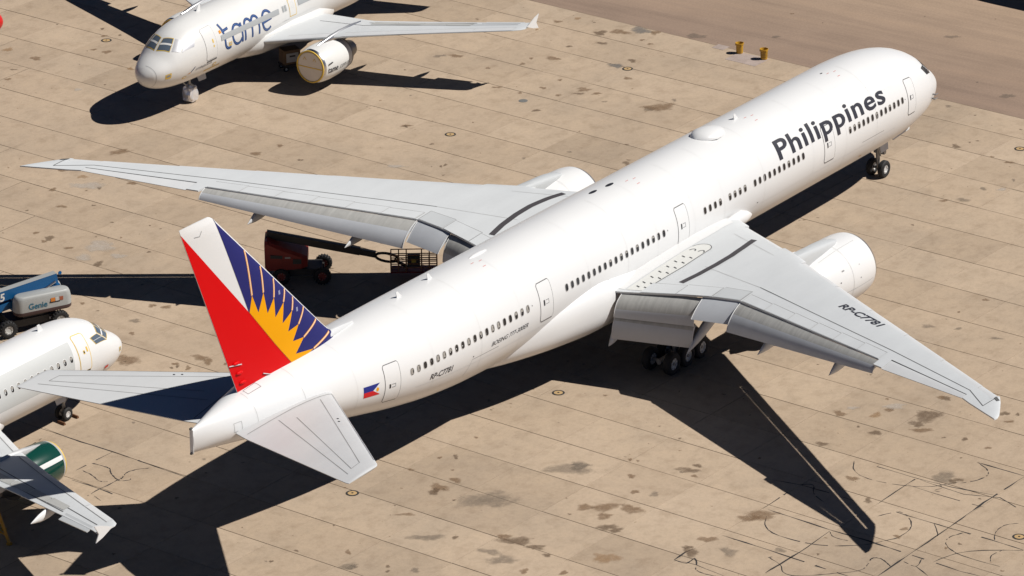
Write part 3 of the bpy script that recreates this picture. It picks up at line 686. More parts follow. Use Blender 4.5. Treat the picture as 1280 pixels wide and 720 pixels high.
# crown fittings
m = MB(); rings = []
prof = [(-1.35, .02), (-1.2, .30), (-.8, .62), (-.2, .86), (.3, .90), (.8, .70), (1.15, .36), (1.3, .03)]
for a, r in prof: rings.append([(-(25.4+a), r*math.cos(2*math.pi*k/24), ZC+3.04+0.40*min(1, r/.8)*max(0, math.sin(2*math.pi*k/24))) for k in range(24)])
m.loft(rings); rd = m.build('satcom_radome', WHITE, jet, smooth=True)
m = MB(); rings = [[(-(25.4+a*1.03), (r*1.05+.02)*math.cos(2*math.pi*k/24), ZC+3.055-((r*1.05*math.cos(2*math.pi*k/24))**2)/6.2+0.03*max(0, math.sin(2*math.pi*k/24))) for k in range(24)] for a, r in prof]
m.loft(rings); m.build('radome_seal', SEAM, rd)
m = MB(); m.loft([[(-(48.1+a),   .18+r*math.cos(2*math.pi*k/14), ZC+3.06+.16*min(1, r/.2)*max(-.4, math.sin(2*math.pi*k/14))) for k in range(14)] for a, r in ((-.85, .02), (-.7, .12), (-.2, .18), (.4, .17), (.75, .08), (.9, .01))]); m.build('antenna_fairing', WHITE, jet, smooth=True)
for a, t in ((22.4, 0), (52.4, -5), (55.4, -2)):
    p = FU.pt(a, R(abs(t)), 1, 0.0); m = MB(); m.add([(-a-.20, p.y-.03, p.z-.02), (-a+.22, p.y-.03, p.z-.02), (-a+.22, p.y+.03, p.z-.02), (-a-.20, p.y+.03, p.z-.02), (-a-.26, p.y-.012, p.z+.34), (-a-.10, p.y-.012, p.z+.34), (-a-.10, p.y+.012, p.z+.34), (-a-.26, p.y+.012, p.z+.34)], [(3, 2, 1, 0), (4, 5, 6, 7), (0, 1, 5, 4), (1, 2, 6, 5), (2, 3, 7, 6), (3, 0, 4, 7)])
    m.build('blade_antenna', WHITE, jet)
for a, t in ((36.87, 4.4), (35.43, 1.6), (13.0, -1)):
    rr = .34 if a > 20 else .12
    FU.patch('vent', [[(a+rr*1.1*math.cos(k), abs(t)+rr*12*math.sin(k)*.62) for k in [2*math.pi*i/16 for i in range(16)]]], BLACK, jet, 1 if t > 0 else -1, 0.008)
MARK = flat('red_stencil', (0.62, 0.22, 0.20), 0.5)
for a in (12.0, 21.2, 33.6, 48.6):
    for q, t in ((0.0, 8), (.28, 17), (.6, 6)): FU.patch('stencil_mark', [[(a+q, t), (a+q+.26, t), (a+q+.26, t+.8), (a+q, t+.8)]], MARK, fus, -1, 0.005)
# small lower details
for a, t, w_ in ((24.6, 104, .12), (53.0, 99, .10), (40.2, 96, .12)): FU.patch('sensor', [rrect(a, t, a+w_, t+1.4, .02)], LINE, fus, -1, 0.006)
FU.patch('lamp', [rrect(12.2, 126, 12.5, 128, .05)], flat('amber', (.6, .35, .08)), fus, -1, 0.006)
# belly fairing
m = MB(); rings = []
fp = [(24.6, .6, .5, -1.9), (25.6, 2.5, 1.35, -1.75), (27.2, 3.32, 1.75, -1.65), (30, 3.62, 1.98, -1.60), (35, 3.72, 2.10, -1.58), (41, 3.70, 2.06, -1.58), (44.5, 3.30, 1.85, -1.62), (48, 2.45, 1.45, -1.75), (50.5, 1.45, .95, -1.98), (52, .5, .4, -2.4)]
fx = [pchip([a[0] for a in fp], [a[i] for a in fp]) for i in (1, 2, 3)]
for i in range(49):
    a = 24.6+(52-24.6)*i/48; w_, h_, z_ = fx[0](a), fx[1](a), fx[2](a); ring = []
    for k in range(56):
        t = 2*math.pi*k/56; c, si = math.cos(t), math.sin(t)
        ring.append((-a, math.copysign(abs(c)**.72, c)*w_, ZC+z_+math.copysign(abs(si)**.80, si)*(h_ if si < 0 else h_*min(.95, max(.42, .42+(a-36)/5*.53)))))
    rings.append(ring)
m.loft(rings); m.build('belly_fairing', WHITE, jet, smooth=True, angle=60)

# wings
zu = lambda y, a: 4.73+0.0895*y-PIT*a
wy = [2.2, 4.0, 4.55, 4.6, 6.45, 8.55, 8.6, 9.46, 10.85, 10.9, 14, 18, 22.66, 22.68, 23.34, 23.36, 26, 29.42, 29.44, 30.07, 30.5, 30.90, 30.94, 31.05, 31.45, 31.8, 32.1, 32.3, 32.42]
sle = lerp([2.2, 4.0, 6.45, 8.55, 9.46, 10.92, 14, 18, 22.66, 26, 29.42, 30.5, 31.14, 31.45, 31.72, 32.05, 32.30, 32.42], [26.5, 27.65, 29.2, 30.45, 31.0, 32.0, 34.1, 36.82, 39.98, 42.25, 44.58, 45.32, 45.74, 46.32, 46.82, 47.45, 47.95, 48.35])
SLOT = 0.64
wle = [sle(y)+(SLOT if (4.58 < y < 8.58 or 10.87 < y < 30.92) else 0.0) for y in wy]
ste = lerp([2.2, 4.0, 6.45, 8.55, 9.46, 10.92, 14, 18, 22.66, 22.68, 23.34, 23.36, 26, 29.42, 29.44, 30.07, 30.5, 31.05, 31.45, 31.8, 32.1, 32.3, 32.42], [40.5, 40.22, 39.62, 39.10, 39.02, 38.95, 40.2, 41.84, 43.73, 44.36, 44.62, 43.62, 44.81, 46.33, 46.74, 47.18, 47.45, 47.80, 48.05, 48.27, 48.45, 48.57, 48.66])
wte = [ste(y) for y in wy]
zte = [zu(y, a)-.03 for y, a in zip(wy, wte)]; zle = [zu(y, a)-.14 for y, a in zip(wy, wte)]
tu = [.034 if y < 9 else .040 if y < 24 else .035 for y in wy]; tl = [.075 if y < 9 else .06 if y < 24 else .045 for y in wy]
tref = lerp([2.2, 10.9, 22.7, 30.07, 32.42], [41.2, 39.6, 44.45, 47.2, 48.7])
WG = Wing(wy, wle, wte, zle, zte, tu, tl, 0.07, (sle, tref, lambda y: zu(y, sle(y)+3)-.14, lambda y: zu(y, tref(y))-.06, lerp([2, 9, 12, 24, 32.4], [.034, .036, .040, .036, .034])))
for sd in (-1, 1):
    wg = WG.build('wing', GREYP, jet, sd)
    # slats: extended, with an open slot behind them
    for a, b in ((4.62, 8.54), (10.92, 14.6), (14.64, 18.3), (18.34, 22.0), (22.04, 25.7), (25.74, 29.4), (29.44, 30.88)):
        zz = lambda y: WG.zl(y)
        SLW = Wing([a, b], [sle(a), sle(b)], [sle(a)+SLOT-.035, sle(b)+SLOT-.035], [zz(a)-.10, zz(b)-.08], [WG.up(a, sle(a)+SLOT)-.07, WG.up(b, sle(b)+SLOT)-.06], [.12, .12], [.10, .10], .02)
        SLW.build('slat', GREY3, wg, sd, [a, (a+b)/2, b])
    # spoilers along the fixed trailing edge
    edges = [11.1, 13.0, 14.95, 16.9, 18.85, 20.8, 22.6]
    for a, b in zip(edges[:-1], edges[1:]):
        f = lambda y, k: WG.te(y)-k
        WG.panel('spoiler', [(a+.02, f(a, .95)), (b-.02, f(b, .88)), (b-.02, f(b, .03)), (a+.02, f(a, .03))], GREYP, wg, sd, 0.022)
        WG.panel('spoiler_gap', [(a, f(a, 1.01)), (b, f(b, .94)), (b, f(b, .87)), (a, f(a, .94))], SEAM, wg, sd, 0.012)
        WG.panel('spoiler_gap', [(a-.02, f(a, .98)), (a+.02, f(a, .98)), (a+.02, f(a, .02)), (a-.02, f(a, .02))], SEAML, wg, sd, 0.014)
    for a, b in ((5.0, 7.0), (7.05, 9.1), (9.2, 10.9)):
        f = lambda y, k: WG.te(y)-k
        WG.panel('spoiler', [(a, f(a, 1.35)), (b, f(b, 1.25)), (b, f(b, .03)), (a, f(a, .03))], GREY2 if a > 9 else GREYP, wg, sd, 0.022)
        WG.panel('spoiler_gap', strip([(a-.03, f(a, 1.38)), (b+.03, f(b, 1.28)), (b+.03, f(b, .02))], .05), SEAM, wg, sd, 0.012)
    # spar seam lines
    WG.panel('panel_seam', strip([(11.0, 37.0), (16, 39.35), (22.7, 42.45), (29.3, 45.72), (31.0, 47.35)], .045), LINE, wg, sd, 0.010)
    WG.panel('panel_seam', strip([(31.0, 47.35), (31.06, 45.95)], .05), LINE, wg, sd, 0.010)
    WG.panel('panel_seam', strip([(5.0, 28.9+1.4), (9.0, 31.4+1.0)], .03), SEAML, wg, sd, 0.008)
    WG.panel('panel_seam', strip([(6.4, 35.5), (11.0, 37.0)], .03), SEAML, wg, sd, 0.008)
    # leading edge dark light fitting at the raked tip
    WG.panel('tip_light', [(30.95, 45.9), (31.35, 46.22), (31.3, 46.45), (30.98, 46.2)], LINE, wg, sd, 0.02)
    # walkway stripe
    ST_PTS = [(6.55, 30.6), (6.75, 32.0), (6.88, 33.5), (6.85, 35.0), (6.70, 36.6), (6.45, 38.0)]
    WG.panel('walkway_stripe', strip(ST_PTS, .36), flat('walkway_dark', (0.055, 0.05, 0.055), .7), wg, sd, 0.014)
    # escape walkway
    P = [(4.05, 39.9), (5.05, 39.7), (5.28, 36), (5.25, 34.1)]+[(4.65+.6*math.cos(R(q)), 33.3-.75*math.sin(R(q))) for q in range(-10, 175, 20)]+[(4.0, 34.2)]
    wk = WG.panel('escape_walkway', P, flat('walkway_white', (0.70, 0.70, 0.67), .6), wg, sd, 0.012)
    WG.panel('walkway_edge', strip(P[1:-1], .05), LINE, wk, sd, 0.018)
    for i, a in enumerate((34.6, 35.4, 36.2, 37.0, 37.8, 38.6, 39.2)):
        for yy in (4.45, 4.95): WG.panel('walkway_mark', [(yy-.13, a), (yy+.13, a+.12), (yy+.13, a+.22), (yy-.13, a+.10)], BLACK, wk, sd, 0.020)
    for yc in (4.40, 4.98):
        WG.panel('walkway_arrow', strip([(yc+.17*math.cos(R(q)), 33.75-.26*math.sin(R(q))) for q in range(0, 181, 15)], .07), BLACK, wk, sd, 0.020)
    WG.panel('root_strip', [(2.7, 28.0), (3.75, 28.4), (3.95, 31), (3.95, 36), (3.95, 39.9), (2.7, 39.9)], WHITE, wg, sd, 0.010)
    # aileron
    AL = Wing([23.38, 29.41], [43.64, 46.35], [44.64, 46.72], [zu(23.38, 43.6)-.03, zu(29.41, 46.3)-.03], [zu(23.38, 44.6)-.13, zu(29.41, 46.7)-.09], [.03, .03], [.05, .05], 0.03)
    AL.build('aileron', GREY3, wg, sd, [23.38, 26, 29.41])
    WG.panel('aileron_gap', strip([(23.35, 43.60), (29.44, 46.31)], .05), LINE, wg, sd, 0.012)
    # outboard flap
    w2l = lambda s_, z: (s_, z-PIT*s_)
    flap('outboard_flap', jet, [FLAPC, FLAPD], sd, 11.02, 22.62, w2l(38.99, 5.62), w2l(43.77, 6.68), w2l(39.95, 5.12), w2l(44.18, 6.47), w2l(40.42, 4.38), w2l(44.38, 6.16), 0.30)
    flap('flaperon', jet, [FLAPC, FLAPC], sd, 8.62, 10.94, w2l(39.00, 5.42), w2l(38.90, 5.63), w2l(39.72, 5.02), w2l(39.55, 5.20), w2l(40.28, 4.52), w2l(40.08, 4.68), 0.30)
    flap('inboard_flap', jet, [FLAPC, FLAPD], sd, 4.0, 8.5, w2l(40.12, 5.0), w2l(39.02, 5.34), w2l(40.76, 4.55), w2l(39.66, 4.82), w2l(41.02, 3.82), w2l(39.92, 3.94), 0.34, stain=7)
    flap('inboard_aft_flap', jet, [FLAPC, FLAPD], sd, 4.0, 8.5, w2l(40.80, 3.92), w2l(39.72, 4.04), w2l(41.12, 3.40), w2l(39.98, 3.42), w2l(41.22, 2.62), w2l(39.98, 2.66), 0.16, stain=3)
    # flap track fairings
    for (y, s0, z0, s1, z1) in ((19.60, 40.6, 5.75, 43.75, 5.08), (13.98, 38.0, 4.95, 41.95, 4.28), (8.55, 36.5, 4.2, 40.6, 2.55), (3.95, 39.8, 3.2, 41.5, 2.25)):
        n = 9; pts = []; ww = []; hh = []
        for k in range(n):
            u = k/(n-1); pts.append((-(s0+(s1-s0)*u), sd*y, (z0+(z1-z0)*u**1.5)-PIT*(s0+(s1-s0)*u))); e = math.sin(math.pi*min(1, .12+u*.75))**.7*(1-u**6*.96)
            ww.append(max(.012, .24*e)); hh.append(max(.012, .42*e))
        pod('flap_track_fairing', jet, GREY3, pts, ww, hh)
    # flap end plates (pale edges)
    # engine
    yE, zE, sE = sd*9.50, 2.70, 24.90
    m = MB(); m.lathe([(-.0, 1.66, 1), (.02, 1.72, 1), (.12, 1.80, 1), (.30, 1.87, 1)], n=56)
    m2 = MB(); P = [(.30, 1.87), (.7, 1.93), (1.3, 1.965), (2.2, 1.97), (3.2, 1.92), (4.2, 1.80), (5.1, 1.64), (5.65, 1.52), (5.62, 1.46), (5.0, 1.50)]
    m2.lathe([(-a, r) for a, r in P], n=64)
    en = m2.build('engine', WHITE, jet, smooth=True, weld=True, angle=50); en.location = (-sE, yE, zE)
    m = MB(); m.lathe([(-a, r) for a, r in ((.30, 1.87), (.12, 1.81), (.03, 1.735), (0, 1.68), (.03, 1.63), (.2, 1.58), (.8, 1.58), (1.4, 1.62))], n=64)
    m.build('inlet_lip', paint('lip_metal', (.55, .55, .56), .3, .03, metal=.9), en, smooth=True, weld=True)
    m = MB(); m.lathe([(-1.35, 1.62), (-1.38, .55), (-1.1, .40), (-.75, .02)], n=48)
    for k in range(22):
        t = 2*math.pi*k/22; q = Matrix.Rotation(t, 3, 'X') @ Matrix.Rotation(.6, 3, 'Z'); m.box(Matrix.Rotation(t, 3, 'X') @ Vector((-1.25, 0, 1.05)), (.02, .26, 1.05), q)
    m.build('fan', flat('fan_dark', (.04, .04, .045), .4, .5), en)
    m = MB(); m.lathe([(-a, r) for a, r in ((4.9, 1.20), (5.6, 1.17), (6.4, .98), (7.0, .80), (6.98, .74), (6.6, .74))], n=40); m.build('core_cowl', DKMET, en, smooth=True, weld=True)
    m = MB(); m.lathe([(-a, r) for a, r in ((6.4, .55), (7.0, .50), (7.7, .25), (8.1, .02))], n=28); m.build('exhaust_plug', DKMET, en, smooth=True, weld=True)
    for a in (2.75,):
        m = MB(); m.lathe([(-a, 1.9525), (-a-.025, 1.951)], n=64); m.build('cowl_seam', paint('seam_faint', (0.72, 0.715, 0.70)), en)
    m = MB(); q = R(52)
    for sgn in ((-sd),):
        c = Vector((-3.3, sgn*1.88*math.sin(q), 1.88*math.cos(q))); nrm = Vector((0, sgn*math.sin(q), math.cos(q))); tn = Vector((0, nrm.z, -nrm.y))*.02
        A = [c+Vector((.85, 0, 0))-nrm*.05, c+Vector((-.1, 0, 0))+nrm*.30, c+Vector((-.55, 0, 0))+nrm*.36, c+Vector((-.75, 0, 0))-nrm*.1]
        m.add([p+tn for p in A]+[p-tn for p in A], [(0, 1, 2, 3), (7, 6, 5, 4), (0, 4, 5, 1), (1, 5, 6, 2), (2, 6, 7, 3), (3, 7, 4, 0)])
    m.build('strake', WHITE, en)
    ncr = pchip([.30, .7, 1.3, 2.2, 3.2, 4.2, 5.1, 5.65], [1.87, 1.93, 1.965, 1.97, 1.92, 1.80, 1.64, 1.52])
    for q_, a0, a1 in ((22, 1.0, 2.7), (22, 2.9, 4.6), (100, .6, 5.2)):
        sp = MB(); N_ = 8; V_ = []
        for k in range(N_+1):
            a_ = a0+(a1-a0)*k/N_; r_ = ncr(a_)+.004
            for e_ in (-.4, .4): t_ = R(q_+e_); V_.append((-a_, sd*r_*math.sin(t_), r_*math.cos(t_)))
        sp.add(V_, [(2*k, 2*k+1, 2*k+3, 2*k+2) for k in range(N_)]); sp.build('cowl_split', SEAML, en)
    for q_, a_, w_, h_, mt in ((62, 1.9, .12, 2.0, SEAML), (58, 3.4, .22, 2.4, SEAM), (76, 3.9, .10, 2.0, LINE), (84, 2.0, .12, 2.0, SEAM)):
        sp = MB(); V_ = [(-x_, sd*(ncr(x_)+.004)*math.sin(R(t_)), (ncr(x_)+.004)*math.cos(R(t_))) for x_, t_ in ((a_, q_), (a_+w_, q_), (a_+w_, q_+h_), (a_, q_+h_))]
        sp.add(V_, [(0, 1, 2, 3)]); sp.build('placard', mt, en)
    # pylon
    m = MB(); rings = []
    for a, w_, zb, zt in ((1.75, .05, 1.93, 1.96), (1.95, .24, 1.82, 2.05), (2.4, .38, 1.75, 2.17), (3.2, .44, 1.6, 2.30), (3.9, .45, 1.5, 2.36), (4.8, .42, 1.3, 2.42), (6.0, .42, .9, 2.50), (7.2, .40, .9, 2.55), (9.5, .30, 1.3, 2.35), (12.0, .05, 1.75, 2.15)):
        ring = []
        for k in range(16):
            t = 2*math.pi*k/16; ring.append((-a, math.copysign(abs(math.cos(t))**.6, math.cos(t))*w_, (zb+zt)/2+math.copysign(abs(math.sin(t))**.7, math.sin(t))*(zt-zb)/2))
        rings.append(ring)
    m.loft(rings); m.build('pylon', GREY2, en, smooth=True)
    # gear leg
    gx, gy = 37.08, sd*5.49; gz = -PIT*gx
    m = MB(); m.tube((-gx, gy, gz+.70), (-gx+.1, gy-sd*.1, 4.3), .20, .26, 16); m.tube((-gx+1.7, gy, gz+.67), (-gx-1.7, gy, gz+.67), .16, n=12)
    m.tube((-gx, gy, gz+1.5), (-gx+2.6, gy-sd*.6, 4.0), .09, n=10); m.tube((-gx, gy, gz+1.7), (-gx, gy-sd*2.4, 4.0), .10, n=10)
    for q in (-1.46, 0, 1.46): m.tube((-gx+q, gy-.9, gz+.67), (-gx+q, gy+.9, gz+.67), .09, n=10)
    gear = m.build('main_gear', STEEL, jet, smooth=True)
    for q in (-1.46, 0, 1.46):
        for e in (-.70, .70): wheel(gear, (-gx+q, gy+e, gz+.665), .665, .50)
    m = MB(); m.box((-gx+.2, gy+sd*.75, 2.9), (1.3, .06, 2.2), Matrix.Rotation(sd*-.12, 3, 'X')); m.build('gear_door', GREY3, gear)
WG.text('wing_registration', 'RP-C7781', 16.6, 37.95, (0.895, 0.447), (0.0, -1.0), 0.86, TXT, jet, -1, shear=0.30, bold=0.026, length=4.2)
# wing root fillets
for sd in (-1, 1):
    m = MB(); rings = []
    for a, y, z, r in ((25.0, 2.78, 4.30, .08), (25.7, 2.92, 4.50, .30), (26.6, 3.12, 4.70, .44), (27.6, 3.24, 4.78, .40), (29, 3.30, 4.80, .30), (32, 3.32, 4.82, .24), (36, 3.32, 4.72, .22), (39.5, 3.3, 4.45, .22), (42.5, 3.2, 4.05, .18), (45.0, 3.0, 3.70, .05)):
        rings.append([(-a, sd*y+r*.9*math.cos(2*math.pi*k/16), z+r*math.sin(2*math.pi*k/16)-.12) for k in range(16)])
    m.loft(rings); m.build('wing_root_fillet', WHITE, jet, smooth=True)

# fin
FINL = [(8.05, 61.0), (8.75, 61.3), (9.15, 61.75), (9.6, 62.25), (18.25, 70.90), (18.42, 71.12), (18.50, 71.32)]
fz = [a[0] for a in FINL]; fle = lerp(fz, [a[1] for a in FINL]); fte = lerp([8.05, 18.1, 18.50], [69.35, 73.45, 73.6])
def fin_half(z, a):
    L, T = fle(z), fte(z); c = min(max((a-L)/(T-L), 0), 1); return (T-L)*.047*shape_u(c)*min(1, max(0.1, (18.62-z)/.5))+.012
m = MB(); rings = []
for z in [8.05, 8.4, 8.75, 9.15, 9.6]+[9.6+8.5*i/16 for i in range(1, 17)]+[18.25, 18.36, 18.44, 18.50]:
    L, T = fle(z), fte(z); cs = [0, .01, .03, .05, .08, .11, .15, .2, .26, .33, .4, .5, .6, .7, .8, .9, 1]
    ring = [(-(L+(T-L)*c), -fin_half(z, L+(T-L)*c), z) for c in cs]+[(-(L+(T-L)*c), fin_half(z, L+(T-L)*c), z) for c in reversed(cs)]
    rings.append(ring)
m.loft(rings); fin = m.build('fin', WHITE, jet, smooth=True, weld=True)
m = MB(); m.loft([[(-(a+.0), w_*math.cos(2*math.pi*k/10), z+.25*math.sin(2*math.pi*k/10)) for k in range(10)] for a, w_, z in ((59.6, .02, 8.62), (60.6, .14, 8.72), (61.6, .26, 8.78), (62.6, .34, 8.8))]); m.build('dorsal_fillet', GREY3, fin, smooth=True)
def finpatch(name, poly, mat, off=0.006):
    P = [(a, z) for a, z in poly]
    for sd in (-1, 1): lay(bm_outline([P]), lambda a, z: (-a, sd*(fin_half(z, a)+off), z), name, mat, fin, 0.12, 0.25)
LEo = lambda z: fle(z)+.13                                    # inside the bare metal leading edge
finpatch('livery_red', [(73.50, 18.22), (68.58, 12.47), (66.64, 10.07), (65.05, 8.2), (69.38, 8.12), (71.4, 13.1)], RED)
blue = [(71.0, 18.36), (68.58, 12.47), (66.64, 10.07), (65.05, 8.2), (63.2, 8.45), (61.6, 8.72), (61.5, 8.95)]+[(LEo(z), z) for z in (9.3, 9.8, 12, 15, 18.0)]
finpatch('livery_blue', blue, BLUE, 0.014)
finpatch('livery_sun', [(68.55, 12.44), (68.33, 13.31), (67.87, 12.22), (67.42, 13.17), (67.16, 11.94), (66.58, 12.62), (66.55, 11.51), (65.80, 12.1), (65.99, 10.99), (65.13, 11.4), (65.57, 10.39), (64.67, 10.5), (65.22, 9.73), (64.31, 9.65), (65.02, 8.96), (63.54, 8.75), (65.10, 8.28), (66.64, 10.08)], YEL, 0.020)
tips = [(68.33, 13.31), (67.42, 13.17), (66.58, 12.62), (65.80, 12.1), (65.13, 11.4), (64.67, 10.5), (64.31, 9.65), (63.54, 8.75)]
ends = [(68.66, 15.87), (67.45, 14.61), (66.42, 13.58), (65.52, 12.71), (64.88, 12.05), (64.0, 11.19), (63.0, 10.16), (61.95, 9.11)]
for a, b in zip(tips, ends):
    finpatch('livery_ray', strip([a, b], .13), YEL, 0.019); finpatch('livery_ray_core', strip([a, b], .05), flat('ray_white', (.82, .66, .55)), 0.024)
for z in (12.6, 11.2): finpatch('stencil_mark', [(fle(z)+.75, z), (fle(z)+.9, z), (fle(z)+.9, z+.22), (fle(z)+.75, z+.22)], flat('stencil_blue', (.25, .27, .42)), 0.020)
finpatch('rudder_seam', strip([(72.0, 18.0), (72.15, 17.75), (72.55, 17.8)], .03), SEAM, 0.013)
for z in (8.75, 9.35, 9.95):
    a = fte(z)-.55; m = MB()
    for sd in (-1, 1): m.lathe([(-.25, .02), (-.15, .07), (.1, .09), (.28, .02)], o=(-a, sd*(fin_half(z, a)+.02), z), n=10)
    m.build('rudder_hinge_fairing', RED, fin, smooth=True)
for za, zb, a_, b_ in ((9.8, 9.95, 69.2, 70.1), (8.45, 8.75, 66.9, 67.6)):
    m = MB(); m.tube((-a_, -(fin_half(za, a_)+.05), za), (-b_, -(fin_half(zb, b_)+.05), zb), .025, n=6); m.build('actuator_rod', GREYP, fin)
# tailplane
hy = [1.0, 2.0, 10.50, 10.64, 10.70]
hle = [63.45, 64.25, 71.62, 71.80, 72.0]; hte = [70.9, 71.35, 74.20, 74.22, 74.2]
hz = [6.80+.097*(y-1)+.0 for y in hy]
HS = Wing(hy, hle, hte, [z+.05 for z in hz], hz, [.040, .040, .035, .03, .01], [.05, .05, .045, .04, .01], 0.03)
for sd in (-1, 1):
    hs = HS.build('tailplane', paint('tailplane_grey', (0.60, 0.61, 0.615), 0.45, 0.05), jet, sd)
    HS.panel('root_seam', strip([(2.45, 64.75), (2.05, 67.5), (1.75, 70.9)], .05), SEAM, hs, sd, 0.012)
    HS.panel('elevator_seam', strip([(2.3, 69.0), (10.0, 73.35)], .04), SEAM, hs, sd, 0.010)
    HS.panel('panel_seam', strip([(2.6, 65.9), (9.7, 72.0), (9.75, 72.75)], .04), SEAM, hs, sd, 0.010)
    HS.panel('panel_seam', strip([(9.75, 72.75), (3.0, 68.4)], .04), SEAM, hs, sd, 0.010)
    HS.panel('metal_edge', [(2.4, HS.le(2.4)+.005), (10.1, HS.le(10.1)+.005), (10.1, HS.le(10.1)+.11), (2.4, HS.le(2.4)+.11)], SILVER, hs, sd, 0.012)
    for q in ((5.0, 67.6), (5.3, 67.9)): HS.panel('sensor', rrect(q[0], q[1], q[0]+.12, q[1]+.12, .04), BLACK, hs, sd, .012)
# nose gear
gx = 6.0; gz = -PIT*gx
m = MB(); m.tube((-gx, 0, gz+.54), (-gx-.12, 0, 2.75), .11, .17, 14); m.tube((-gx, -.48, gz+.54), (-gx, .48, gz+.54), .09, n=10); m.tube((-gx+.05, 0, gz+1.25), (-gx+1.9, 0, 2.6), .08, n=10)
m.tube((-gx-.1, -.22, gz+1.4), (-gx-.7, -.22, 2.5), .05, n=8); m.box((-gx+.18, 0, gz+1.55), (.25, .75, .22)); m.tube((-gx+.3, -.25, gz+1.55), (-gx+.36, -.25, gz+1.55), .11, n=12, mi=1); m.tube((-gx+.3, .25, gz+1.55), (-gx+.36, .25, gz+1.55), .11, n=12, mi=1)
ng = m.build('nose_gear', [STEEL, GEARW], jet, smooth=True)
for e in (-.42, .42): wheel(ng, (-gx, e, gz+.54), .545, .40)
for sd in (-1, 1):
    m = MB(); A = [(-3.4, sd*.62, 2.74), (-5.55, sd*.66, 2.64), (-5.5, sd*.70, 2.30), (-3.5, sd*.66, 2.40)]
    m.add(A+[(x, y+sd*.05, z) for x, y, z in A], [(0, 1, 2, 3), (7, 6, 5, 4), (0, 4, 5, 1), (1, 5, 6, 2), (2, 6, 7, 3), (3, 7, 4, 0)]); m.build('nose_gear_door', GREY3, ng)
    m = MB(); A = [(-5.7, sd*.40, 2.62), (-6.7, sd*.42, 2.6), (-6.65, sd*.55, 1.75), (-5.8, sd*.55, 1.8)]
    m.add(A+[(x, y+sd*.04, z) for x, y, z in A], [(0, 1, 2, 3), (7, 6, 5, 4), (0, 4, 5, 1), (1, 5, 6, 2), (2, 6, 7, 3), (3, 7, 4, 0)]); m.build('nose_gear_door', GREY3, ng)
for a, t in ((3.5, 96), (3.4, 104)):
    p0 = FU.pt(a, R(t), -1, 0.0); p1 = FU.pt(a, R(t), -1, .18); m = MB(); m.tube(p0, p1, .05, n=6); m.tube(p1, p1+Vector((.32, 0, 0)), .035, .02, 6); m.build('pitot_probe', STEEL, jet)

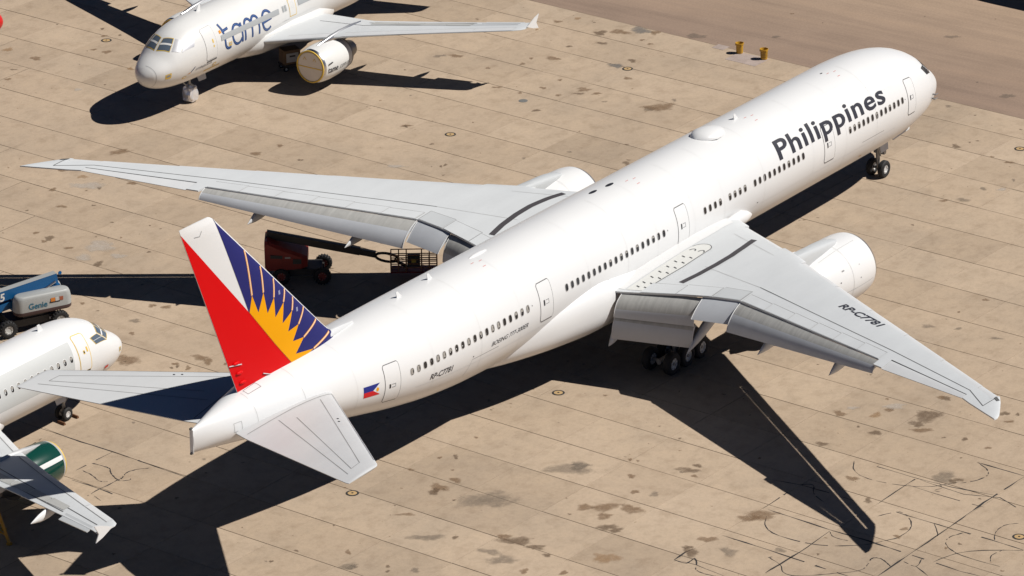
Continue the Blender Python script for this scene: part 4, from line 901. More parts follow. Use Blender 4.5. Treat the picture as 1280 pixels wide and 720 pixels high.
# ------------------------------------------------------------------ the smaller stored airliners
def small_jet(label, pose, dS, L, body, engine_m, detail=0, group=None, lip=None, foil_gear=False, cover=None, wing_m=None, nose0=0.0, ngf=0.7):
    x0, y0, hd = pose
    rt = empty('airliner', (x0, y0, 0), hd); tag(rt, label, 'airliner', group)
    zc = 3.8; wing_m = wing_m or GREYP
    nm_ = lambda st: [((nose0+a[0]*(6.8-nose0)/6.8) if a[0] < 6.8 else a[0],)+tuple(a[1:]) for a in st]
    F = Fus(nm_([(0, -0.75, -0.751, 0.0), (.12, -.38, -1.10, .42), (.4, -.10, -1.37, .78), (.9, .22, -1.62, 1.12), (1.5, .55, -1.80, 1.38), (2.2, 1.10, -1.92, 1.60), (3.0, 1.56, -2.0, 1.75), (4.0, 1.86, -2.05, 1.87), (5.2, 2.01, -2.07, 1.95), (6.8, 2.07, -2.07, 1.975), (12, 2.07, -2.07, 1.975),
             (L-12.2, 2.07, -2.07, 1.975), (L-9.5, 2.06, -1.80, 1.93), (L-6.5, 1.98, -1.05, 1.68), (L-3.5, 1.72, -.15, 1.15), (L-1.2, 1.30, .45, .55), (L, .98, .62, .14)]), zc,
            nm_([(0, -.75), (1, -.52), (3, -.2), (6.8, 0), (L-12.2, 0), (L-6.5, .45), (L, .80)]))
    NG = 5.07+nose0*ngf
    F.body('fuselage', body, rt, 64)
    # wings
    ys = [1.2, 2.8, 5.7, 6.4, 9.7, 14.3, 16.4, 16.85, 17.0]
    le = [a+dS for a in (10.45, 11.5, 13.25, 13.62, 15.25, 17.37, 18.33, 18.62, 18.9)]; te = [a+dS for a in (17.4, 17.3, 17.05, 17.05, 17.95, 19.3, 19.95, 20.15, 20.2)]
    zt = [2.86+.09*(y-2) for y in ys]; zl = [2.78+.09*(y-2) for y in ys]
    W = Wing(ys, le, te, zl, zt, [.04]*9, [.075, .07, .06, .06, .05, .05, .045, .03, .02], .03)
    for sd in (-1, 1):
        wg = W.build('wing', wing_m, rt, sd)
        for a, b in ((3.0, 5.4), (6.2, 8.8), (8.84, 11.4), (11.44, 14.0), (14.04, 16.4)):
            W.panel('slat', [(a, W.le(a)+.02), (b, W.le(b)+.02), (b, W.le(b)+.50), (a, W.le(a)+.50)], GREY3, wg, sd, .016)
            W.panel('slat_gap', [(a, W.le(a)+.50), (b, W.le(b)+.50), (b, W.le(b)+.55), (a, W.le(a)+.55)], SEAM, wg, sd, .008)
        W.panel('panel_seam', strip([(3.0, 15.6+dS), (6.4, 15.75+dS), (13.5, 18.35+dS), (16.2, 19.35+dS)], .06), LINE, wg, sd, .009)
        W.panel('panel_seam', strip([(6.4, 16.45+dS), (13.4, 18.75+dS)], .07), LINE, wg, sd, .010)
        for a, b in ((6.7, 8.3), (8.35, 10.0), (10.05, 11.7), (11.75, 13.3)):
            f = lambda y, k: W.te(y)-k
            W.panel('spoiler', [(a, f(a, .98)), (b, f(b, .92)), (b, f(b, .40)), (a, f(a, .40))], paint('spoiler_worn', (.50, .50, .48), .5, .1), wg, sd, .018)
        # drooped aileron
        m = MB(); A = [(-W.te(13.7)+.30, sd*13.7, W.up(13.7, W.te(13.7)-.30)+.02), (-W.te(16.2)+.26, sd*16.2, W.up(16.2, W.te(16.2)-.26)+.02), (-W.te(16.2)-.28, sd*16.2, W.zt(16.2)-.05), (-W.te(13.7)-.34, sd*13.7, W.zt(13.7)-.07)]
        m.add(A+[(x+.03, y, z-.06) for x, y, z in A], [(0, 1, 2, 3), (7, 6, 5, 4), (0, 4, 5, 1), (1, 5, 6, 2), (2, 6, 7, 3), (3, 7, 4, 0)]); m.build('aileron', GREY2, wg)
        # tip fence
        zf = W.zt(17.0); m = MB(); sv = dS
        A = [(19.15+sv, 0), (20.0+sv, .38), (20.5+sv, .52), (20.2+sv, 0), (20.45+sv, -.42), (19.9+sv, -.30)]
        m.add([(-a, sd*17.0, zf+z) for a, z in A]+[(-a, sd*17.05, zf+z) for a, z in A], [tuple(range(6)), tuple(range(11, 5, -1))]+[(i, (i+1) % 6, 6+(i+1) % 6, 6+i) for i in range(6)])
        m.build('wingtip_fence', WHITE, wg)
        for y, s0, s1 in ((7.6, 16.0, 18.6), (12.2, 17.6, 19.9)):
            n = 8; pts = []; ww = []; hh = []
            for k in range(n):
                u = k/(n-1); pts.append((-(s0+dS+(s1-s0)*u), sd*y, W.zt(y)-.25-.18*u)); e = math.sin(math.pi*min(1, .12+u*.78))**.7*(1-u**6*.95); ww.append(max(.012, .16*e)); hh.append(max(.012, .28*e))
            pod('flap_track_fairing', wg, WHITE, pts, ww, hh, 12)
        # engine
        sE = 10.95+dS
        m = MB(); m.lathe([(-a, r) for a, r in ((.22, 1.16), (.6, 1.22), (1.2, 1.25), (2.0, 1.22), (2.8, 1.12), (3.15, 1.06), (3.12, 1.0), (2.8, 1.0))], n=48)
        en = m.build('engine', engine_m, rt, smooth=True, weld=True); en.location = (-sE, sd*5.62, 1.78)
        m = MB(); m.lathe([(-a, r) for a, r in ((.22, 1.16), (.08, 1.13), (0, 1.06), (.03, 1.0), (.2, .94), (.8, .92))], n=48); m.build('inlet_lip', lip or SILVER, en, smooth=True, weld=True)
        m = MB(); m.lathe([(-a, r) for a, r in ((3.16, 1.05), (3.35, 1.02), (3.34, .80), (3.7, .72), (4.4, .52), (4.38, .30), (5.0, .04))], n=36); m.build('core_cowl', DKMET, en, smooth=True, weld=True)
        if cover:
            m = MB(); m.lathe([(-.10, .98), (-.02, .985), (.015, .96), (.02, .0)], n=48); cv = m.build('inlet_cover', cover, en, smooth=True, weld=True)
            m = MB(); m.lathe([(-.12, 1.10), (.03, 1.09), (.045, 1.01), (.01, .99)], n=48); m.build('cover_rim', TAPE, cv, smooth=True)
            m = MB(); m.box((.024, 0, -.05), (.014, 1.90, .07)); m.build('cover_strap', TAPE, cv)
            for q in (-.42, .36):
                m = MB()
                for e in (-1, 1): m.box((.026, q+e*.06, .52), (.012, .03, .24), Matrix.Rotation(e*.5, 3, 'X'))
                m.build('cover_tab', TAPE, cv)
        m = MB(); rings = []
        for a, w_, zb, zt_ in ((.7, .04, 1.14, 1.22), (1.3, .15, 1.1, 1.36), (2.2, .20, .9, 1.52), (3.2, .20, .75, 1.60), (4.4, .18, .75, 1.62), (5.6, .06, 1.0, 1.5)):
            rings.append([(-a, w_*math.cos(2*math.pi*k/12), (zb+zt_)/2+(zt_-zb)/2*math.sin(2*math.pi*k/12)) for k in range(12)])
        m.loft(rings); m.build('pylon', lip or SILVER, en, smooth=True)
        # main gear
        gx = 16.1+dS; m = MB(); m.tube((-gx, sd*3.8, .55), (-gx, sd*3.7, 2.8), .14, n=12); m.tube((-gx, sd*3.2, .57), (-gx, sd*4.4, .57), .08, n=8); m.tube((-gx, sd*3.75, 1.3), (-gx, sd*2.4, 2.5), .07, n=8)
        g = m.build('main_gear', STEEL, rt)
        for e in (-.47, .47): wheel(g, (-gx, sd*3.8+e, .58), .58, .40, n=20)
        # tailplane
        HSW = Wing([.5, 1.4, 5.9, 6.2], [L-8.2, L-7.6, L-4.2, L-3.7], [L-4.0, L-3.9, L-2.6, L-2.5], [4.75, 4.83, 5.3, 5.35], [4.75, 4.83, 5.3, 5.35], [.045]*4, [.05]*4, .02)
        HSW.build('tailplane', GREY3, rt, sd)
    # fin
    m = MB()
    rings = []
    for z, a, b in ((5.2, L-9.6, L-3.2), (6.2, L-8.3, L-2.9), (11.5, L-3.6, L-1.2), (11.7, L-3.2, L-1.2)):
        cs = [0, .03, .1, .3, .6, 1]; hw = [0, .03, .045, .05, .03, .002]; c = b-a
        rings.append([(-(a+c*q), -c*h, z) for q, h in zip(cs, hw)]+[(-(a+c*q), c*h+.004, z) for q, h in zip(reversed(cs), reversed(hw))])
    m.loft(rings); m.build('fin', body, rt, smooth=True)
    # belly fairing
    m = MB(); rings = []
    for a, w_, h_, z_ in ((9.0, .3, .3, -1.6), (9.8, 1.4, .8, -1.3), (11.2, 2.05, 1.1, -1.15), (14, 2.2, 1.25, -1.1), (17, 2.15, 1.2, -1.1), (19, 1.6, 1.0, -1.2), (21, .4, .4, -1.6)):
        rings.append([(-a-dS, math.copysign(abs(math.cos(2*math.pi*k/36))**.75, math.cos(2*math.pi*k/36))*w_, zc+z_+h_*math.sin(2*math.pi*k/36)) for k in range(36)])
    m.loft(rings); m.build('belly_fairing', body, rt, smooth=True, angle=60)
    # nose gear
    m = MB(); m.tube((-NG, 0, .38), (-NG+.07, 0, 1.9), .08, .11, 12); m.tube((-NG, -.3, .38), (-NG, .3, .38), .06, n=8); m.tube((-NG+.02, 0, .9), (-NG+1.07, 0, 1.85), .05, n=8)
    ng = m.build('nose_gear', STEEL, rt)
    for e in (-.25, .25): wheel(ng, (-NG, e, .385), .385, .24, n=20)
    for sd in (-1, 1):
        m = MB(); A = [(-NG-.23, sd*.35, 1.85), (-NG-1.13, sd*.35, 1.82), (-NG-1.08, sd*.5, 1.35), (-NG-.33, sd*.5, 1.38)]
        m.add(A+[(x, y+sd*.03, z) for x, y, z in A], [(0, 1, 2, 3), (7, 6, 5, 4), (0, 4, 5, 1), (1, 5, 6, 2), (2, 6, 7, 3), (3, 7, 4, 0)]); m.build('nose_gear_door', body, ng)
    if foil_gear:
        bm = bmesh.new(); bmesh.ops.create_icosphere(bm, subdivisions=3, radius=1.0); rgf = random.Random(4)
        for v in bm.verts:
            j = 1+rgf.uniform(-.10, .10); c = v.co.copy(); tt = max(0, c.z)
            v.co = Vector((math.copysign(abs(c.x)**.6, c.x)*.46*j*(1-.2*tt), math.copysign(abs(c.y)**.6, c.y)*.44*j*(1-.2*tt), .60+math.copysign(abs(c.z)**.6, c.z)*.59*j*.98))
            v.co.z = max(v.co.z, .012)
        me = bpy.data.meshes.new('foil_wrap'); bm.to_mesh(me); bm.free(); me.materials.append(FOIL); o = mesh_obj('foil_wrap', me, ng); o.location = (-NG, 0, 0)
    # cockpit windows with taped frames
    for sd in (-1, 1):
        for k_, lp in enumerate([[(a+nose0*.75, t) for a, t in q] for q in ([(1.72, 4), (2.45, 3.5), (2.70, 24), (1.98, 36)], [(2.06, 41), (2.78, 28), (3.06, 44), (2.45, 57)], [(2.55, 60), (3.14, 47), (3.85, 52), (3.60, 64)])]):
            cx = sum(p[0] for p in lp)/4; cy = sum(p[1] for p in lp)/4
            big = [(cx+(a-cx)*1.11, cy+(t-cy)*1.08) for a, t in lp]
            foil = foil_gear and sd > 0 and k_ > 0
            w_ = F.patch('cockpit_window', [lp], FOIL if foil else GLASS2, rt, sd, .014, .1, .25)
            if not foil:
                F.patch('window_tape', [big, lp], TAPE if detail else body, w_, sd, .010, .1, .25)
                if detail:
                    e0 = [(lp[0][0]*.5+lp[1][0]*.5, lp[0][1]*.5+lp[1][1]*.5), (lp[3][0]*.5+lp[2][0]*.5, lp[3][1]*.5+lp[2][1]*.5)]
                    F.patch('window_bar', [strip(e0, .10) if abs(e0[0][1]-e0[1][1]) < .5 else [(e0[0][0]-.06, e0[0][1]), (e0[0][0]+.06, e0[0][1]), (e0[1][0]+.06, e0[1][1]), (e0[1][0]-.06, e0[1][1])]], body, w_, sd, .020, .1, .25)
    # crown antenna
    for a in (6.6,):
        p = F.pt(a, 0, 1); m = MB(); m.add([(-a-.2, -.02, p.z-.03), (-a+.22, -.02, p.z-.03), (-a+.22, .02, p.z-.03), (-a-.2, .02, p.z-.03), (-a-.24, -.008, p.z+.36), (-a-.05, -.008, p.z+.36), (-a-.05, .008, p.z+.36), (-a-.24, .008, p.z+.36)], [(3, 2, 1, 0), (4, 5, 6, 7), (0, 1, 5, 4), (1, 2, 6, 5), (2, 3, 7, 6), (3, 0, 4, 7)]); m.build('blade_antenna', WHITE, rt)
    return rt, F, W

WHITE2 = paint('white_paint_aged', (0.76, 0.755, 0.735), 0.34, 0.05, coat=0.15)
BEIGE = paint('cover_beige', (0.80, 0.72, 0.62), 0.7, 0.04)
# airliner with the blue script lettering, heading to the left
tame, TF, TWG = small_jet('white airliner with blue script lettering and beige engine cover, nose gear wrapped in foil', (-24.43, 43.81, R(180.68)), 0.0, 33.84, WHITE2, paint('cowl_white', (.74, .74, .72), .35, .04), 1, foil_gear=True, cover=BEIGE, nose0=0.55)
TF.door(4.95, 5.98, 1.48, -0.50, tame, 1, SEAM, .02, False, WHITE2, heavy=False, rr=.12)
TF.patch('door_sill', [[(5.0, 105.2), (5.98, 105.2), (5.98, 107.4), (5.0, 107.4)]], BLACK, tame, 1, .016)
INK = flat('script_blue', (0.018, 0.045, 0.16), .4); INKL = flat('script_light_blue', (.07, .15, .36), .4)
arc = lambda cx, cy, rx, ry, a, b, n=16: [(cx+rx*math.cos(R(a+(b-a)*k/n)), cy+ry*math.sin(R(a+(b-a)*k/n))) for k in range(n+1)]
GLY = {'t': (0.12, [[(-.10, 1.78), (.02, 1.45), (.10, 1.25), (.12, .45)]+arc(.50, .42, .38, .38, 190, 300, 8), [(-.02, 1.22), (.62, 1.30)]]),
       'a': (1.02, [arc(.52, .68, .50, .62, 35, 325), [(1.0, 1.28), (1.0, .04)]]),
       'm': (2.35, [[(0.0, .04), (0.0, .82)]+arc(.36, .86, .36, .46, 180, 0, 10)+[(.72, .04)], [(.72, .82)]+arc(1.08, .86, .36, .46, 180, 0, 10)+[(1.44, .04)]]),
       'e': (4.15, [[(.06, .62), (1.0, .72)], arc(.54, .68, .50, .62, 8, 310)])}
nm = empty('airline_name', (0, 0, 0), 0, tame)
for g_, (x_, strokes) in GLY.items():
    m = MB(); m2 = MB()
    for w_, mb, of in ((.175, m, .008), (.05, m2, .014)):
        for si, pl in enumerate(strokes):
            pl = [(p[0]+(q[0]-p[0])*k/4, p[1]+(q[1]-p[1])*k/4) for p, q in zip(pl[:-1], pl[1:]) for k in range(4)]+[pl[-1]]
            P = [(6.62+x_+a*1.02, 99.3-b*57.2958/1.975) for a, b in pl]
            # even out: width in metres on the skin
            Q = [(a, t/ (57.2958/1.975)) for a, t in P]; L_ = strip(Q, w_); n_ = len(Q)
            V = [TF.pt(a, R(t*57.2958/1.975), 1, of+.0012*si) for a, t in L_]
            mb.add(V, [(k, k+1, 2*n_-2-k, 2*n_-1-k) for k in range(n_-1)])
    lt = m.build('letter', INK, nm, smooth=True); m2.build('letter_highlight', INKL, lt, smooth=True)
TF.patch('name_accent', [[(6.44, 60), (6.64, 59), (6.66, 65), (6.47, 66)]], flat('accent_orange', (.75, .30, .02)), nm, 1, .016)
TF.patch('window_mask', [[(6.52, 69), (12.65, 69), (12.62, 79), (6.48, 79)]], TAPEG, tame, 1, .022)
TF.patch('window_mask', [[(14.7, 69), (26.0, 69), (26.0, 79), (14.7, 79)]], TAPEG, tame, 1, .022)
for a in (13.10, 13.36): TF.patch('window_mask', [rrect(a-.09, 68, a+.09, 79, .08)], TAPEG, tame, 1, .020)
ex = TF.patch('overwing_exit', [rrect(13.75, 62, 14.40, 92, .12)], WHITE2, tame, 1, .010); TF.patch('exit_tape', [rrect(13.71, 60.8, 14.44, 93.2, .14), rrect(13.75, 62, 14.40, 92, .12)], TAPE, ex, 1, .012)
TF.window(14.08, R(73), ex, 1, .22, .34, 0, None, 'exit_window', 1.975)
TF.patch('static_port_tape', [rrect(1.55, 93, 1.95, 108, .05)], TAPE, tame, 1, .010); TF.patch('static_port', [rrect(1.62, 96, 1.88, 103, .05)], SEAM, tame, 1, .014)
lg = TF.patch('small_logo', [[(3.55, 114), (3.62, 113.5), (3.95, 103), (3.83, 104), (3.62, 110)]], flat('logo_navy', (.02, .03, .10)), tame, 1, .010)
TF.patch('logo_accent', [[(3.25, 115.5), (3.52, 112.5), (3.56, 115.0)]], flat('accent_orange', (.75, .30, .02)), lg, 1, .011)
TF.text('small_lettering', 'embajadora', 3.98, 113.0, .30, flat('small_ink', (.20, .20, .22)), tame, 1, .010, shear=.3, length=1.55, radius=1.975)
TF.patch('door_stencil', [rrect(5.62, 68, 5.74, 75, .03)], TAPE, tame, 1, .020); TF.patch('door_stencil', [rrect(5.64, 79, 5.74, 83, .03)], TAPE, tame, 1, .020)
for a, t in ((7.35, 91), (5.9, 119), (3.1, 122)):
    TF.patch('port_tape', [rrect(a-.16, t-3.4, a+.16, t+3.4, .05)], TAPE, tame, 1, .009); TF.patch('probe_cover', [rrect(a-.11, t-2.0, a+.11, t+1.2, .04)], FOIL, tame, 1, .014)
TF.patch('port_tape', [rrect(5.0, 126, 6.6, 129, .05)], TAPE, tame, 1, .009)
TF.patch('radome_seam', [[(1.02, 2), (1.05, 2), (1.05, 150), (1.02, 150)]], SEAML, tame, 1, .004)
TF.patch('wing_root_tape', [[(10.6, 104), (13.2, 96), (16.5, 96), (16.5, 97), (13.2, 97), (10.6, 105)]], paint('seam_faint', (0.72, 0.715, 0.70)), tame, 1, .006)
for e_ in [c for c in tame.children if c.name.startswith('engine') and c.location.y > 0]:
    cr = pchip([.22, .6, 1.2, 2.0, 2.8, 3.15], [1.16, 1.22, 1.25, 1.22, 1.12, 1.06])
    def on_cowl(x, y, x0, k): a = x0+x*k; r = cr(a)+.012; t = R(-16)+y/1.24; return (-a, r*math.cos(t), r*math.sin(t))
    lay(bm_text('tame', .60, 0, .006), lambda x, y: on_cowl(x, y, .36, .85), 'engine_lettering', TXT, e_, .1, .08)
    lay(bm_text('.com.ec', .54, 0, 0), lambda x, y: on_cowl(x, y, 1.52, .80), 'engine_lettering', SEAM, e_, .1, .08)
    m = MB(); m.box((-.62, 1.22, .28), (.40, .06, .05), Matrix.Rotation(.15, 3, 'Y')); m.build('strake', BLACK, e_)

# airliner with the green engine at the left edge, under the tail of the big one
GREEN = paint('cowl_green', (0.004, 0.055, 0.040), 0.22, 0.05, coat=.4)
bjet, BF, BWG = small_jet('white airliner with a grey window band and dark green engine at the left edge', (-56.96, 18.18, R(-0.91)), 1.5, 37.57, WHITE, GREEN, 1, lip=paint('cowl_metal', (.66, .66, .66), .35, .05, metal=.4), cover=paint('cover_yellow', (.62, .42, .06), .6, .05), nose0=0.5, ngf=0.0)
BF.door(4.72, 5.62, 1.55, -0.35, bjet, -1, TAPE, .05, False, WHITE, heavy=False, rr=.14)
BF.patch('door_sill', [[(4.78, 99.0), (5.58, 99.0), (5.58, 101), (4.78, 101)]], BLACK, bjet, -1, .016)
BF.patch('door_stencil', [rrect(5.10, 66, 5.24, 72, .03)], TAPE, bjet, -1, .020); BF.patch('door_stencil', [rrect(4.82, 62, 4.94, 70, .03)], TAPE, bjet, -1, .020); BF.patch('door_stencil', [rrect(5.12, 67.5, 5.22, 70.5, .03)], BLACK, bjet, -1, .024)
BF.patch('window_band', [[(5.98, 44), (30, 48), (30, 99), (6.16, 99)]], paint('band_grey', (.56, .575, .57), .5, .04), bjet, -1, .006)
for i in range(14): BF.window(6.28+.533*i, R(71.5), bjet, -1, .23, .34, (.5, .35, .6)[i % 3], flat('window_frame_white', (.7, .7, .69)), 'cabin_window', 1.975, .006)
BF.patch('exit_tape', [rrect(13.0, 86, 13.9, 108, .1), rrect(13.05, 88, 13.85, 106, .08)], TAPE, bjet, -1, .010)
BF.patch('static_port_tape', [rrect(1.40, 84, 1.70, 98, .05)], TAPE, bjet, -1, .010); BF.patch('static_port', [rrect(1.46, 86, 1.64, 96, .05)], SEAM, bjet, -1, .014)
BF.patch('access_panel', [rrect(3.0, 110, 3.35, 116, .05)], flat('flag_tag_red', (.65, .05, .03)), bjet, -1, .03)
for e_ in [c for c in bjet.children if c.name.startswith('engine') and c.location.y < 0]:
    m = MB(); rings = []
    for a, r in ((.24, 1.176), (.6, 1.230), (1.2, 1.260), (2.0, 1.230), (2.8, 1.130), (3.12, 1.072)): rings.append([(-a, -r*math.cos(R(q)), r*math.sin(R(q))) for q in (22, 25, 28, 31, 34)])
    for i in range(len(rings)-1): m.add(rings[i]+rings[i+1], [(k, k+1, 6+k, 5+k) for k in range(4)])
    m.build('cowl_stripe', WHITE, e_, smooth=True, weld=True)
for (a, sg) in ((5.62, 1), (4.52, 1)):
    p = (-56.96-a*math.cos(R(-.91)), 18.18-a*math.sin(R(-.91))-.30); m = MB(); m.box((0, 0, .07), (.16, .55, .14), taper=(.5, 1)); o = m.build('wheel_chock', flat('chock_brown', (.16, .07, .03), .8)); o.location = (p[0], p[1], 0.006); o.rotation_euler = (0, 0, R(-8))
    tag(o, 'brown wooden chock %s the nose wheels of the jet at left' % ('behind' if a > 5 else 'in front of'), 'wheel chock', 'chocks at the nose wheels')

# red airliner whose nose tip enters at the left edge, and one beyond the right edge whose shadow falls on the asphalt
nz = ground_at(4.0, 27, 3.05)
small_jet('bright red airliner nose just entering at the left edge', (nz.x, nz.y, R(-50)), 0.0, 33.84, paint('jet_red', (.62, .012, .012), .3, .03), RED)
small_jet('airliner beyond the right edge, seen only by its shadow on the asphalt', (30.0, 13.0, R(87.6)), 0.0, 33.84, WHITE2, WHITE2)

# ------------------------------------------------------------------ boom lifts
def lift_wheels(rt, xs, y, r, hub, n=22):
    for x in xs:
        for s_ in (-1, 1):
            w = wheel(rt, (x, s_*y, r), r, .34, 'wheel', hub, n)
            m = MB()
            for k in range(18):
                t = 2*math.pi*k/18
                for e in (-1, 1): m.box((x+math.cos(t)*r*.985, s_*y+e*.085, r+math.sin(t)*r*.985), (.05, .13, .07), Matrix.Rotation(-t, 3, 'Y') @ Matrix.Rotation(e*.4, 3, 'X'))
            m.build('tread', RUBBER, w).matrix_parent_inverse = w.matrix_world.inverted() if False else Matrix.Translation((-x, -s_*y, -r))
def rounded_body(name, mats, parent, c, d, r, taper=1.0, lowmat=0.2):
    """long rounded cover: plan with round corners, slightly narrower towards the top"""
    m = MB(); rings = []
    for z, k in ((0, .93), (.06*d[2], 1), (lowmat*d[2], 1), (.62*d[2], .99), (.84*d[2], .93), (.95*d[2], .86), (d[2], .74)):
        rings.append([(c[0]+x*(1-(1-k)*.5), c[1]+y*k, c[2]+z) for x, y in rrect(-d[0]/2, -d[1]/2, d[0]/2, d[1]/2, r, 4)])
    for i in range(len(rings)-1): m.loft([rings[i], rings[i+1]], False, False, 1 if i < 2 else 0)
    m.add(rings[0], [tuple(range(len(rings[0])-1, -1, -1))], 1); m.add(rings[-1], [tuple(range(len(rings[-1])))], 0)
    return m.build(name, mats, parent, smooth=True, weld=True, angle=50)
LBLUE = paint('lift_blue', (0.005, 0.11, 0.30), .4, .08); LGREY = paint('lift_grey', (.40, .41, .40), .45, .08); LDARK = flat('lift_dark', (.03, .03, .032), .6)
bl = empty('boom_lift', (-53.05, 28.35, 0), R(-27)); tag(bl, 'blue and grey boom lift parked behind the nose of the left airliner', 'boom lift')
m = MB(); m.box((0, 0, .62), (2.9, 1.5, .42)); m.box((0, 0, .95), (1.3, 1.3, .30)); m.box((1.35, 0, .55), (.25, 2.0, .25)); m.box((-1.35, 0, .55), (.25, 2.0, .25)); m.build('chassis', LDARK, bl)
m = MB(); m.box((1.0, -.80, .62), (.22, .05, .16)); m.build('chassis_plate', GEARW, bl)
lift_wheels(bl, (-1.75, 1.45), 1.05, .52, flat('rim_white', (.55, .55, .53), .5))
bd = rounded_body('turret_cover', [LGREY, flat('lift_maroon', (.07, .04, .04), .6)], bl, (.55, -.62, 1.12), (3.5, .95, 1.15), .40)
rounded_body('turret_cover', [LGREY, flat('lift_maroon', (.07, .04, .04), .6)], bl, (.55, .72, 1.12), (3.5, .75, 1.05), .34)
m = MB(); m.box((.4, .05, 1.75), (3.0, .5, 1.1)); m.build('turret_frame', LBLUE, bl)
def place_text(body, size, o, xv, yv, mat, parent, name, shear=0, bold=0, length=None):
    bm = bm_text(body, size, shear, bold); x0, _, x1, _ = bm_bounds(bm); k = length/(x1-x0) if length else 1
    o, xv, yv = Vector(o), Vector(xv), Vector(yv); return lay(bm, lambda x, y: o+xv*((x-x0)*k)+yv*y, name, mat, parent, None, None, False)
place_text('Genie', .50, (-.45, -1.108, 1.50), (1, 0, 0), (0, 0, 1), flat('lift_logo', (.02, .14, .22)), bd, 'lettering', bold=.008, length=1.15)
for c_, x_ in (((.62, .20, .03), 0), ((.55, .55, .53), .28), ((.35, .10, .05), .5)):
    m = MB(); m.box((1.05+x_, -1.105, 1.83), (.26, .016, .22)); m.build('decal', flat('decal_%d' % int(x_*100), c_), bd)
m = MB(); m.box((1.16, -1.100, 1.70), (.62, .012, .10)); m.build('decal', BLACK, bd)
m = MB(); m.tube((2.0, -.02, 2.92), (2.1, .3, 2.75), .10); m.build('pivot', LBLUE, bl)
def beam(name, a, b, w, h, mats, parent, topm=1):
    m = MB(); a = Vector(a); b = Vector(b); d = (b-a).normalized(); sde = Vector((-d.y, d.x, 0)).normalized(); up = d.cross(sde); up = -up if up.z < 0 else up
    P = [p+sde*(q*w/2)+up*(r*h/2) for p in (a, b) for q, r in ((-1, -1), (1, -1), (1, 1), (-1, 1))]
    m.add(P, [(0, 1, 2, 3), (7, 6, 5, 4), (0, 4, 5, 1), (1, 5, 6, 2), (3, 2, 6, 7)][:1]+[(7, 6, 5, 4), (0, 4, 5, 1), (1, 5, 6, 2), (3, 7, 4, 0)], 0); m.add([P[2]+up*.004, P[3]+up*.004, P[7]+up*.004, P[6]+up*.004], [(0, 1, 2, 3)], topm)
    m.add(P, [(2, 3, 7, 6)], topm); return m.build(name, mats, parent)
bb = beam('main_boom', (1.75, 0.02, 2.70), (-6.5, 0.02, 1.62), .48, .60, [LBLUE, LGREY], bl)
beam('lower_boom', (.2, 0.02, 1.85), (-4.0, .02, 1.10), .36, .42, [LBLUE, LBLUE], bl)
place_text('S-85', .62, (-2.62, -.228, 1.86), (.991, 0, .130), (-.130, 0, .991), flat('lift_white', (.75, .75, .73)), bb, 'lettering', shear=.2, bold=.02)
m = MB(); m.tube((1.6, -.25, 2.55), (.8, -.25, 2.15), .07, n=8); m.tube((1.6, .28, 2.55), (.8, .28, 2.15), .07, n=8); m.build('lift_cylinder', SILVER, bl)

LRED = paint('lift_red', (.25, .012, .008), .5, .10); LBLK = paint('lift_black', (.035, .034, .034), .55, .1)
rl = empty('boom_lift', (-38.6, 19.7, 0), R(-54.56)); tag(rl, 'dark red boom lift standing in the shade under the far wing', 'boom lift')
m = MB(); m.box((0, 0, .62), (2.3, 1.5, .42)); m.box((-.3, 0, .95), (1.2, 1.2, .32)); m.box((1.15, 0, .5), (.22, 2.0, .22)); m.box((-1.15, 0, .5), (.22, 2.0, .22)); m.build('chassis', LBLK, rl)
lift_wheels(rl, (-1.2, 1.2), 1.02, .50, flat('rim_red', (.25, .03, .02), .5))
m = MB(); rings = []
for x, z0, z1, w in ((-2.15, 1.0, 2.60, 1.9), (-1.98, .85, 2.66, 2.1), (-1.2, .9, 2.30, 2.2), (.0, 1.0, 1.85, 2.2), (.35, 1.1, 1.65, 1.9)):
    rings.append([(x, -w/2, z0), (x, w/2, z0), (x, w/2, z1-.15), (x, w/2-.2, z1), (x, -w/2+.2, z1), (x, -w/2, z1-.15)])
m.loft(rings); tb = m.build('turret_cover', LRED, rl)
m = MB(); m.box((-1.45, -1.10, 1.75), (.7, .03, .20), Matrix.Rotation(.05, 3, 'Y')); m.build('decal', LBLK, tb)
m = MB(); m.box((-.25, -1.11, 1.45), (.5, .03, .30)); m.build('vent_panel', LBLK, tb)
m = MB(); m.box((-.80, -1.11, 1.70), (.32, .03, .10)); m.build('decal', flat('decal_pale', (.4, .36, .33)), tb)
beam('main_boom', (-2.05, 0, 2.78), (3.4, 0, 1.62), .38, .42, [LBLK, LBLK], rl)
beam('inner_boom', (3.2, 0, 1.64), (4.3, 0, 1.40), .30, .34, [LBLK, LBLK], rl)
m = MB(); n = 18                                          # looped jib link
lo = [(4.3+1.35*(.5-.5*math.cos(math.pi*k/9))*1.0, 1.30+.26*math.sin(2*math.pi*k/n)-.22*(.5-.5*math.cos(math.pi*k/9))) for k in range(n)]
for k in range(n): m.tube((lo[k][0], 0, lo[k][1]), (lo[(k+1) % n][0], 0, lo[(k+1) % n][1]), .085, n=8)
m.tube((5.4, 0, 1.05), (6.2, 0, .55), .11, n=8); m.build('jib', LBLK, rl, smooth=True)
m = MB(); m.box((6.55, .0, .42), (2.75, 1.0, .09)); bk = m.build('basket', LRED, rl)
RAIL = paint('rail_rust', (.36, .15, .06), .5, .08)
for z in (.72, .95, 1.22, 1.5):
    for a, b in (((5.2, -.48), (7.9, -.48)), ((5.2, .48), (7.9, .48)), ((5.2, -.48), (5.2, .48)), ((7.9, -.48), (7.9, .48))):
        m = MB(); m.tube((*a, z), (*b, z), .035, n=8); m.build('rail', RAIL, bk)
for x in (5.2, 5.65, 6.1, 7.0, 7.45, 7.9):
    for y in (-.48, .48): m = MB(); m.tube((x, y, .46), (x, y, 1.5), .035, n=8); m.build('rail_post', RAIL, bk)
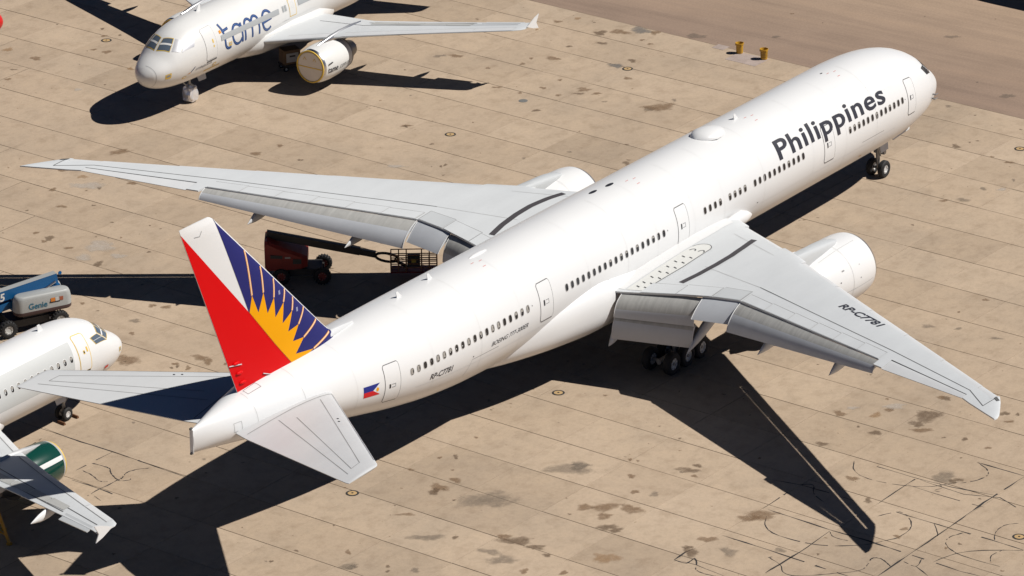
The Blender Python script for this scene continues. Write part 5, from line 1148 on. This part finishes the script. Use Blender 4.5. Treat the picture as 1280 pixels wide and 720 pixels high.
m = MB(); m.box((6.55, -.38, 1.15), (.75, .22, .75)); m.build('control_box', LBLK, bk)
m = MB(); m.box((6.55, -.495, 1.15), (.25, .02, .25)); m.build('decal', TAPE, bk)

# ------------------------------------------------------------------ small things on the apron
BUCK = paint('bin_yellow', (.66, .36, .03), .45, .12, scale=3)
for k, (u, v) in enumerate(((924.5, 66.3), (955, 73.8))):
    g = ground_at(u, v); m = MB()
    m.lathe([(.012, .0), (.012, .215), (.05, .225), (.64, .25), (.645, .285), (.72, .29), (.725, .265), (.66, .245), (.10, .21), (.09, 0)], axis='Z', n=30)
    b_ = m.build('trash_bin', BUCK, None, smooth=True, weld=True); b_.location = (g.x, g.y, 0)
    tag(b_, ('yellow plastic bin on the concrete edge, the one farther left', 'yellow plastic bin with printed rings, nearer the white nose')[k], 'bin', 'yellow bins at the asphalt edge')
    m = MB(); m.lathe([(.60, .252), (.60, .262), (.625, .262), (.625, .252)], axis='Z', n=30); m.build('band', BUCK, b_, smooth=True)
    for q in (0, 2.1, 4.2): m = MB(); m.box((.275*math.cos(q), .275*math.sin(q), .60), (.05, .05, .11), Matrix.Rotation(q, 3, 'Z')); m.build('lug', BUCK, b_)
    if k:
        for z in (.2, .3, .4, .5): m = MB(); m.lathe([(z, .2325+.04*z), (z+.025, .2335+.04*z)], axis='Z', n=30); m.build('print_ring', flat('bin_print', (.10, .06, .02)), b_)
# yellow tripod jack under the left wing
JY = paint('jack_yellow', (.62, .30, .02), .5, .12)
jk = empty('wing_jack', (-75.6, 11.4, 0), R(20)); tag(jk, 'yellow steel tripod jack under the wing at the lower left', 'jack')
m = MB(); m.tube((0, 0, .35), (0, 0, 1.9), .16, .13, 14); m.tube((0, 0, 1.9), (0, 0, 2.75), .07, n=10); m.build('ram', JY, jk, smooth=True)
for q in (0, 120, 240):
    c, s_ = math.cos(R(q)), math.sin(R(q)); m = MB(); m.tube((c*.12, s_*.12, 1.95), (c*1.05, s_*1.05, .06), .085, n=8); m.tube((c*.15, s_*.15, .5), (c*.85, s_*.85, .45), .05, n=8); m.tube((c*1.05, s_*1.05, .012), (c*1.05, s_*1.05, .09), .16, n=12); m.build('leg', JY, jk)
# ground cart under the lettered airliner
gc = empty('ground_cart', (-10.6, 42.2, 0), R(-30)); tag(gc, 'crate with pale front panel on a low trolley under the fuselage at top', 'cart')
m = MB(); m.box((0, 0, .42), (1.3, 1.0, .14)); m.build('deck', LBLK, gc)
for x in (-.45, .45):
    for y in (-.42, .42): wheel(gc, (x, y, .18), .18, .12, n=14)
m = MB(); m.box((0, 0, .98), (1.15, .9, .95)); m.build('crate', paint('crate_brown', (.25, .16, .09), .8, .12), gc)
m = MB(); m.box((0, -.46, .95), (.85, .03, .62)); m.build('front_panel', GEARW, gc)
m = MB(); m.box((0, -.48, 1.05), (.4, .02, .1)); m.build('panel_mark', LBLK, gc)
